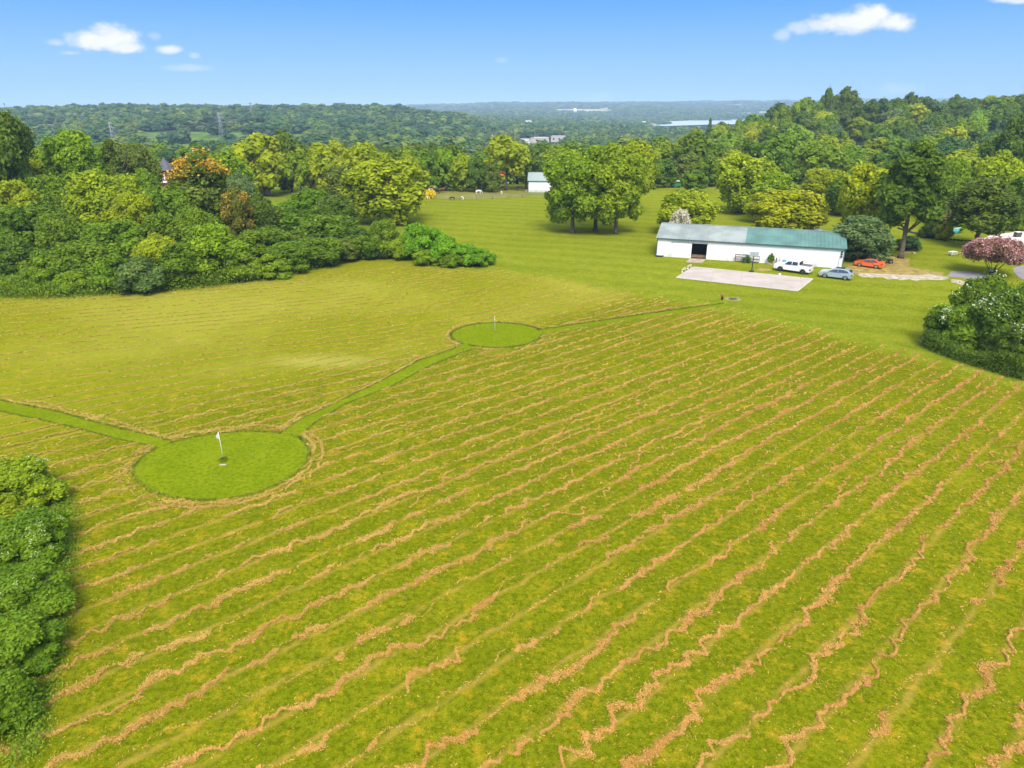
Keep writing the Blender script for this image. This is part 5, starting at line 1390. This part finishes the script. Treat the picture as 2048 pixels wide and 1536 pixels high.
rail_fence('wooden_fence', [tuple(G(828, 402)), tuple(G(842, 397)), tuple(G(866, 396))], 1.2, m_dwood, 'brown wooden rail fence before the goldenrod patch', step=2.2, postr=.09)
rail_fence('wire_fence', [tuple(G(868, 401)), tuple(G(920, 400)), tuple(G(985, 398)), tuple(G(1045, 396)), tuple(G(1100, 397))], 1.3, m_wood, 'thin wire fence along the near side of the pasture', rails=(.4, .8, 1.2), step=6, wire=True, postr=.06)
m_gold = simple('goldenrod', (.62, .45, .01), .9, var=.3)
rg4 = np.random.default_rng(6)
gp = gpoly([(826, 401), (832, 384), (868, 381), (872, 397)]); n = 5200
A = np.array(gp); X = rg4.uniform(A[:, 0].min(), A[:, 0].max(), n); Y = rg4.uniform(A[:, 1].min(), A[:, 1].max(), n); k = inpoly(X, Y, gp); X, Y = X[k], Y[k]; n = len(X)
blades(X, Y, rg4.random(n) * 1.1 + .1, .7 * rg4.uniform(.5, 1.2, n), .35 * rg4.uniform(.5, 1.2, n), rg4.uniform(0, 6.3, n), rg4.uniform(0, 1.3, n), rg4, rg4.random(n), m_gold, 'goldenrod', 'yellow patch of flowering goldenrod at the meadow corner', 'flowers')
m_rough = grass_mat('rough pasture', (.10, .12, .02), (.22, .22, .04), (.30, .28, .07), (.34, .27, .08), None, .8, .8)[0]
sheet('rough_pasture', soft([(868, 398), (870, 384), (930, 380), (1000, 379), (1054, 381), (1056, 396), (980, 397), (920, 399)], amp=.8), .03, m_rough, 'rough tan pasture where the animals graze', 'pasture')
def animal(name, px, py, rz, L, mat, label, cat, graze=True, mane=None):
    """One continuous body grown from a skeleton. L: body length (chest to rump)."""
    hz_ = .78 * L; V = []; E_ = []; Rd = []
    def v(x, y, z, r): V.append((x * L, y * L, z * L)); Rd.append(r * L); return len(V) - 1
    hip = v(-.42, 0, .80, .165); mid = v(0, 0, .77, .18); ch = v(.38, 0, .80, .175); E_ += [(hip, mid), (mid, ch)]
    nk = v(.62, 0, .80 if graze else 1.05, .10); hd = v(.82, 0, .45 if graze else 1.22, .085); mz = v(.92 if graze else 1.02, 0, .22 if graze else 1.10, .055); E_ += [(ch, nk), (nk, hd), (hd, mz)]
    for sy_ in (-1, 1):
        a = v(-.44, sy_ * .13, .55, .10); k = v(-.38 + .02, sy_ * .13, .40, .05); hk = v(-.48, sy_ * .13, .26, .038); f = v(-.46, sy_ * .13, 0.03, .035); E_ += [(hip, a), (a, k), (k, hk), (hk, f)]
        a = v(.38, sy_ * .12, .52, .07); k = v(.39, sy_ * .12, .28, .04); f = v(.38, sy_ * .12, .03, .035); E_ += [(ch, a), (a, k), (k, f)]
        er = v((.80 if graze else .80), sy_ * .07, (.56 if graze else 1.34), .025); E_ += [(hd, er)]
    t1 = v(-.60, 0, .76, .035); t2 = v(-.66, 0, .50, .03); E_ += [(hip, t1), (t1, t2)]
    me = bpy.data.meshes.new(name); me.from_pydata(V, E_, []); o = bpy.data.objects.new(name, me); col.objects.link(o)
    md = o.modifiers.new('skin', 'SKIN'); 
    for i, r in enumerate(Rd): me.skin_vertices[0].data[i].radius = (r, r)
    me.skin_vertices[0].data[0].use_root = True; md.use_smooth_shade = True
    o.modifiers.new('sub', 'SUBSURF').levels = 1
    dg = bpy.context.evaluated_depsgraph_get(); m2 = bpy.data.meshes.new_from_object(o.evaluated_get(dg)); bpy.data.objects.remove(o)
    m2.name = name; m2.materials.clear(); m2.materials.append(mat)
    p = G(px, py); o = link(name, m2, None, (p.x, p.y, 0)); o.rotation_euler.z = rz; tag(o, label, cat); return o
m_wool = simple('white coat', (.72, .68, .58), .9, var=.1); m_bcoat = simple('black coat', (.03, .028, .026), .7); m_brown = simple('brown coat', (.16, .07, .035), .7)
m_pinto = simple('pinto coat', (.45, .36, .32), .8, var=.7, scale=1.2)
animal('horse', 862, 387, R(10), 1.6, m_pinto, 'pinto horse left of the two dark ones', 'horse', False)
animal('horse', 873, 388, R(185), 1.7, m_bcoat, 'black horse in the middle of the three standing together', 'horse', False)
animal('horse', 884, 386, R(5), 1.6, m_brown, 'dark brown horse right of the three standing together', 'horse', False)
animal('goat', 853, 399, R(160), .95, m_wool, 'white goat by the brown rail fence', 'goat')
animal('goat', 905, 401, R(170), 1.15, m_bcoat, 'black goat grazing at the wire fence', 'goat')
animal('goat', 924, 400, R(-60), 1.1, m_wool, 'white goat at the wire fence right of the black one', 'goat')
animal('goat', 957, 389, R(20), 1.45, m_wool, 'largest white goat, lying higher in the rough pasture', 'goat')
animal('goat', 1003, 389, R(100), 1.1, m_wool, 'white goat nearest to the white shed', 'goat')
animal('cow', 1008, 381, R(180), 1.5, m_bcoat, 'left of two black cattle by the trees', 'cow')
animal('cow', 1040, 382, R(175), 1.7, m_bcoat, 'right of two black cattle, close to the white shed', 'cow')
e = empty('garden_swing', (*G(933, 381).xy, 0)); tag(e, 'white A-frame seat at the foot of the dark tree row', 'swing')
for sx_ in (-.8, .8): mb = MB(); mb.tube([(sx_, -.5, 0), (sx_, 0, 2.1), (sx_, .5, 0)], .06, 6); mb.build('frame', m_whitep, e)
mb = MB(); mb.box((0, 0, .5), (1.3, .5, .08)); mb.box((0, .25, .8), (1.3, .06, .5)); mb.build('seat', m_whitep, e)
e = empty('feed_shelter', (*G(962, 381).xy, 0)); tag(e, 'small tan open shelter between the white goat and the trees', 'shelter')
mb = MB(); mb.box((0, 0, 1.75), (2.4, 1.6, .08), rx=.15); mb.build('roof', m_grav, e)
for sx_ in (-1.1, 1.1):
    for sy_ in (-.7, .7): mb = MB(); mb.box((sx_, sy_, .85), (.12, .12, 1.7)); mb.build('post', m_pwood, e)
mb = MB(); mb.box((0, .7, .6), (2.2, .06, .9)); mb.build('back_panel', m_pwood, e)
e = empty('farm_trailer', (*G(1351, 375).xy, 0), .1); tag(e, 'green farm wagon with a pale canopy beside the small round tree', 'wagon')
mb = MB(); mb.box((0, 0, .9), (3.2, 1.7, .9), bevel=.05); mb.build('wagon_body', simple('green wagon', (.02, .20, .07), .5), e)
mb = MB(); mb.box((.3, 0, 2.1), (3.0, 1.7, .18), bevel=.05); mb.build('canopy', m_whitep, e)
for sx_ in (-1.2, 1.5): mb = MB(); mb.box((sx_, -.75, 1.7), (.08, .08, .8)); mb.box((sx_, .75, 1.7), (.08, .08, .8)); mb.build('canopy_post', m_metal, e)
for x in (-1, 1):
    for y in (-.85, .85): mb = MB(); mb.tube([(x, y - .1, .35), (x, y + .1, .35)], .35, 14); mb.build('wheel', m_black, e)

# ------------------------------------------------------------------ far buildings, poles, pylons
m_brick = simple('red brick', (.22, .055, .035), .9, var=.2, scale=2); m_slate = simple('slate roof', (.10, .10, .12), .7); m_brownroof = simple('brown shingles', (.20, .11, .09), .8)
tx = atY(331, 340, 200); tz = 0.0
e = empty('turret_house', (tx.x, 200, tz)); tag(e, 'red brick turret with a pointed grey roof above the left wood', 'house')
hexp = [(math.cos(a) * 1.95, math.sin(a) * 1.95) for a in np.linspace(0, 6.283, 9)[:-1]]
mb = MB(); mb.prism(hexp, 0, tx.z); mb.build('wall', m_brick, e)
mb = MB(); vb = [mb.bm.verts.new((x * 1.35, y * 1.35, tx.z)) for x, y in hexp]; ap = mb.bm.verts.new((0, 0, tx.z + 3.4)); mb.bm.faces.new(vb[::-1])
for k in range(8): mb.bm.faces.new((vb[k], vb[(k + 1) % 8], ap))
mb.build('roof', m_slate, e)
for i in range(3):
    a = -math.pi / 2 + (i - 1) * .785; mb = MB(); mb.box((math.cos(a) * 1.84, math.sin(a) * 1.84, tx.z - 1.7), (.7, .12, 1.5), rz=a + math.pi / 2); mb.build('window', m_whitep, e)
mb = MB(); mb.box((0, -2.2, tx.z - 3.0), (4.6, .3, .5)); mb.build('balcony', m_whitep, e)
mb = MB(); mb.box((5.2, 3.5, tx.z / 2 - .5), (8, 7, tx.z - 1)); mb.build('main_block', m_brick, e)
def house(px, py, Y, w, d_, h, mw, mr, label, rz=0, flat=False, roofh=2.0, cat='house', name='farm_house', z=None):
    p = atY(px, py, Y); z0 = (h1(p.x, Y) if Y > 235 else 0) if z is None else z
    e = empty(name, (p.x, Y, z0), rz); tag(e, label, cat)
    mb = MB(); mb.box((0, 0, h / 2 - .5), (w, d_, h + 1)); mb.build('wall', mw, e)
    mb = MB()
    if flat: mb.box((0, 0, h + .15), (w + .6, d_ + .6, .5))
    else:
        for sgn in (-1, 1): mb.face([(-w / 2 - .4, sgn * (d_ / 2 + .4), h - .1), (w / 2 + .4, sgn * (d_ / 2 + .4), h - .1), (w / 2 + .4, 0, h + roofh), (-w / 2 - .4, 0, h + roofh)])
        for sx_ in (-1, 1): mb.face([(sx_ * (w / 2 + .02), -d_ / 2, h - .1), (sx_ * (w / 2 + .02), d_ / 2, h - .1), (sx_ * (w / 2 + .02), 0, h + roofh - .1)])
    mb.build('roof', mr, e)
    for i in range(3 if w > 7 else 2):
        mb = MB(); mb.box((-w / 2 + w * (i + .5) / (3 if w > 7 else 2), -d_ / 2 - .02, h * .55), (w * .1, .1, h * .3)); mb.build('window', m_glass, e)
    return e
m_tanw = simple('tan wall', (.45, .33, .24), .8); m_greyroof = simple('pale flat roof', (.55, .52, .52), .7); m_pinkw = simple('pinkish stone', (.50, .43, .40), .8)
house(518, 378, 214, 5.5, 5, 2.2, m_tanw, m_brownroof, 'low tan cottage with a brown roof beneath the meadow trees', .1, roofh=1.4, z=0)
house(1094, 308, 400, 13, 9, 5.2, m_whitep, m_roofn, 'building with a teal roof showing above the white shed', .2, roofh=2.4)
house(1176, 305, 420, 12, 9, 5.0, m_whitep, m_roofn, 'building with a pale teal roof behind the three-trunk group top', -.1, roofh=2.4)
house(1016, 330, 275, 6, 5, 3.2, m_whitep, simple('red roof', (.5, .09, .04), .7), 'little house with a red roof seen through the open-trunked tree', .1, roofh=1.5)
house(85, 262, 980, 26, 12, 9, m_whitep, m_greyroof, 'white flat-roofed building on the far left hillside', .1, True)
house(102, 268, 965, 18, 12, 7, m_pinkw, m_brownroof, 'pinkish stone building just below the white one on the left hillside', -.2)
house(1072, 270, 1020, 34, 20, 7, m_pinkw, m_greyroof, 'long pale flat-roofed building in the valley, left of the valley roofs', .1, True)
house(1050, 276, 1000, 12, 10, 6, m_whitep, m_greyroof, 'small white building at the left end of the valley roofs', .0, True)
house(1120, 268, 1060, 24, 16, 8, m_pinkw, m_greyroof, 'pinkish grey block at the right end of the valley roofs', -.2, True)
house(1128, 276, 980, 14, 10, 5, m_whitep, m_greyroof, 'low white building in front of the pinkish grey block', .1, True)
house(1056, 240, 1700, 14, 12, 16, m_whitep, m_greyroof, 'tiny white house among the valley trees above the flat roofs', .3)
house(1287, 238, 2350, 16, 12, 9, m_whitep, m_greyroof, 'pale gabled building by the left end of the river', .5, roofh=7)
house(1302, 244, 2320, 30, 16, 9, m_pinkw, m_brownroof, 'long brownish building on the near river bank', .2)
house(1908, 305, 300, 9, 8, 6, m_whitep, m_greyroof, 'pale roof glimpsed among the trees right of the very tall dark tree', .4)
p = atY(1150, 224, 2300); z0 = h1(p.x, 2300); mb = MB(); mb.tube([(0, 0, 0), (0, 0, p.z - z0 - 3), (0, 0, p.z - z0 - 2), (0, 0, p.z - z0 + 8), (0, 0, p.z - z0 + 11)], [2.5, 2.5, 6, 6, 2], 12)
tag(mb.build('water_tower', m_whitep, None, (p.x, 2300, z0)), 'small white water tower in the distant valley', 'tower')
for (px, py, Y, h, lab, wht) in [(386, 302, 228, 12.5, 'pale lamp pole rising left of the orange-topped tree', True), (985, 268, 330, 17, 'thin utility pole behind the open-trunked tree', False)]:
    p = atY(px, py, Y); z0 = h1(p.x, Y) if Y > 235 else 0; H_ = p.z - z0
    e = empty('utility_pole', (p.x, Y, z0)); tag(e, lab, 'pole'); mb = MB(); mb.tube([(0, 0, 0), (0, 0, H_)], [.16, .12], 7); mb.build('mast', m_whitep if wht else m_pwood, e)
    mb = MB(); mb.box((0, 0, H_ - (.2 if wht else .8)), (.7 if wht else 2.2, .4, .9 if wht else .12)); mb.build('lamp_head' if wht else 'crossarm', m_whitep if wht else m_pwood, e)
m_steel = simple('galvanised lattice', (.27, .28, .27), .6, metal=.2)
def pylon(px, ytop, Y, label):
    p = atY(px, ytop, Y); z0 = h1(p.x, Y); H_ = p.z - z0; e = empty('power_pylon', (p.x, Y, z0), R(-35)); tag(e, label, 'pylon')
    mb = MB(); wb, wt = H_ * .10, H_ * .022
    w = lambda z: wb + (wt - wb) * min(1, z / (H_ * .7))
    for sx_ in (-1, 1):
        for sy_ in (-1, 1): mb.tube([(sx_ * w(z), sy_ * w(z), z) for z in (0, H_ * .7, H_)], .24, 4)
    zs = [H_ * f for f in (0, .2, .38, .54, .68, .8, .9, 1)]
    for a, b_ in zip(zs, zs[1:]):
        for (x0, y0), (x1, y1) in (((-1, -1), (1, -1)), ((1, -1), (1, 1)), ((1, 1), (-1, 1)), ((-1, 1), (-1, -1))):
            mb.tube([(x0 * w(a), y0 * w(a), a), (x1 * w(b_), y1 * w(b_), b_)], .08, 4); mb.tube([(x1 * w(a), y1 * w(a), a), (x0 * w(b_), y0 * w(b_), b_)], .08, 4)
    mb.build('lattice_mast', m_steel, e)
    for z, s_ in ((.72, .20), (.84, .26), (.95, .17)):
        mb = MB(); mb.tube([(-s_ * H_, 0, z * H_), (0, 0, z * H_ + .03 * H_), (s_ * H_, 0, z * H_)], .2, 4); mb.tube([(-s_ * H_, 0, z * H_), (s_ * H_, 0, z * H_)], .2, 4); mb.build('crossarm', m_steel, e)
    return e, H_
pa = [pylon(219, 244, 560, 'lattice power pylon standing lowest, behind the left wood crown'), pylon(437, 225, 680, 'tall lattice power pylon in the grassy clearing'), pylon(500, 205, 1080, 'farthest lattice power pylon, on the wooded hill')]
bpy.context.view_layer.update()
for (e0, H0), (e1, H1_) in zip(pa, pa[1:]):
    for z, s_, nm in ((.72, -.20, 'lower left'), (.72, .20, 'lower right'), (.84, -.26, 'middle left'), (.84, .26, 'middle right')):
        A = e0.matrix_world @ Vector((s_ * H0, 0, z * H0)); B = e1.matrix_world @ Vector((s_ * H1_, 0, z * H1_)); pts = []
        for i in range(17):
            t = i / 16; q = A.lerp(B, t); q.z -= 4 * 7 * t * (1 - t); pts.append(q)
        mb = MB(); mb.tube(pts, .07, 4); o = mb.build('power_line', m_steel); tag(o, 'thin power line sagging between ' + ('the two nearer pylons' if e0 is pa[0][0] else 'the two farther pylons'), 'cable', 'power lines between the pylons' if e0 is pa[0][0] else 'power lines up the hill')

mh = bpy.data.materials.new('haze'); mh.use_nodes = True; nh = NT(mh.node_tree); nh.n.clear()
ho = nh.new('ShaderNodeOutputMaterial'); hv = nh.new('ShaderNodeVolumePrincipled'); nh.l.new(hv.outputs[0], ho.inputs['Volume'])
hv.inputs['Color'].default_value = (.55, .78, 1.0, 1); hv.inputs['Density'].default_value = 1.35e-4; hv.inputs['Anisotropy'].default_value = -0.25
hb = MB(); hb.box((0, 9970, 30), (54000, 20500, 210)); tag(hb.build('haze', mh), 'thin bluish summer haze over the valley', 'haze', kind='stuff')
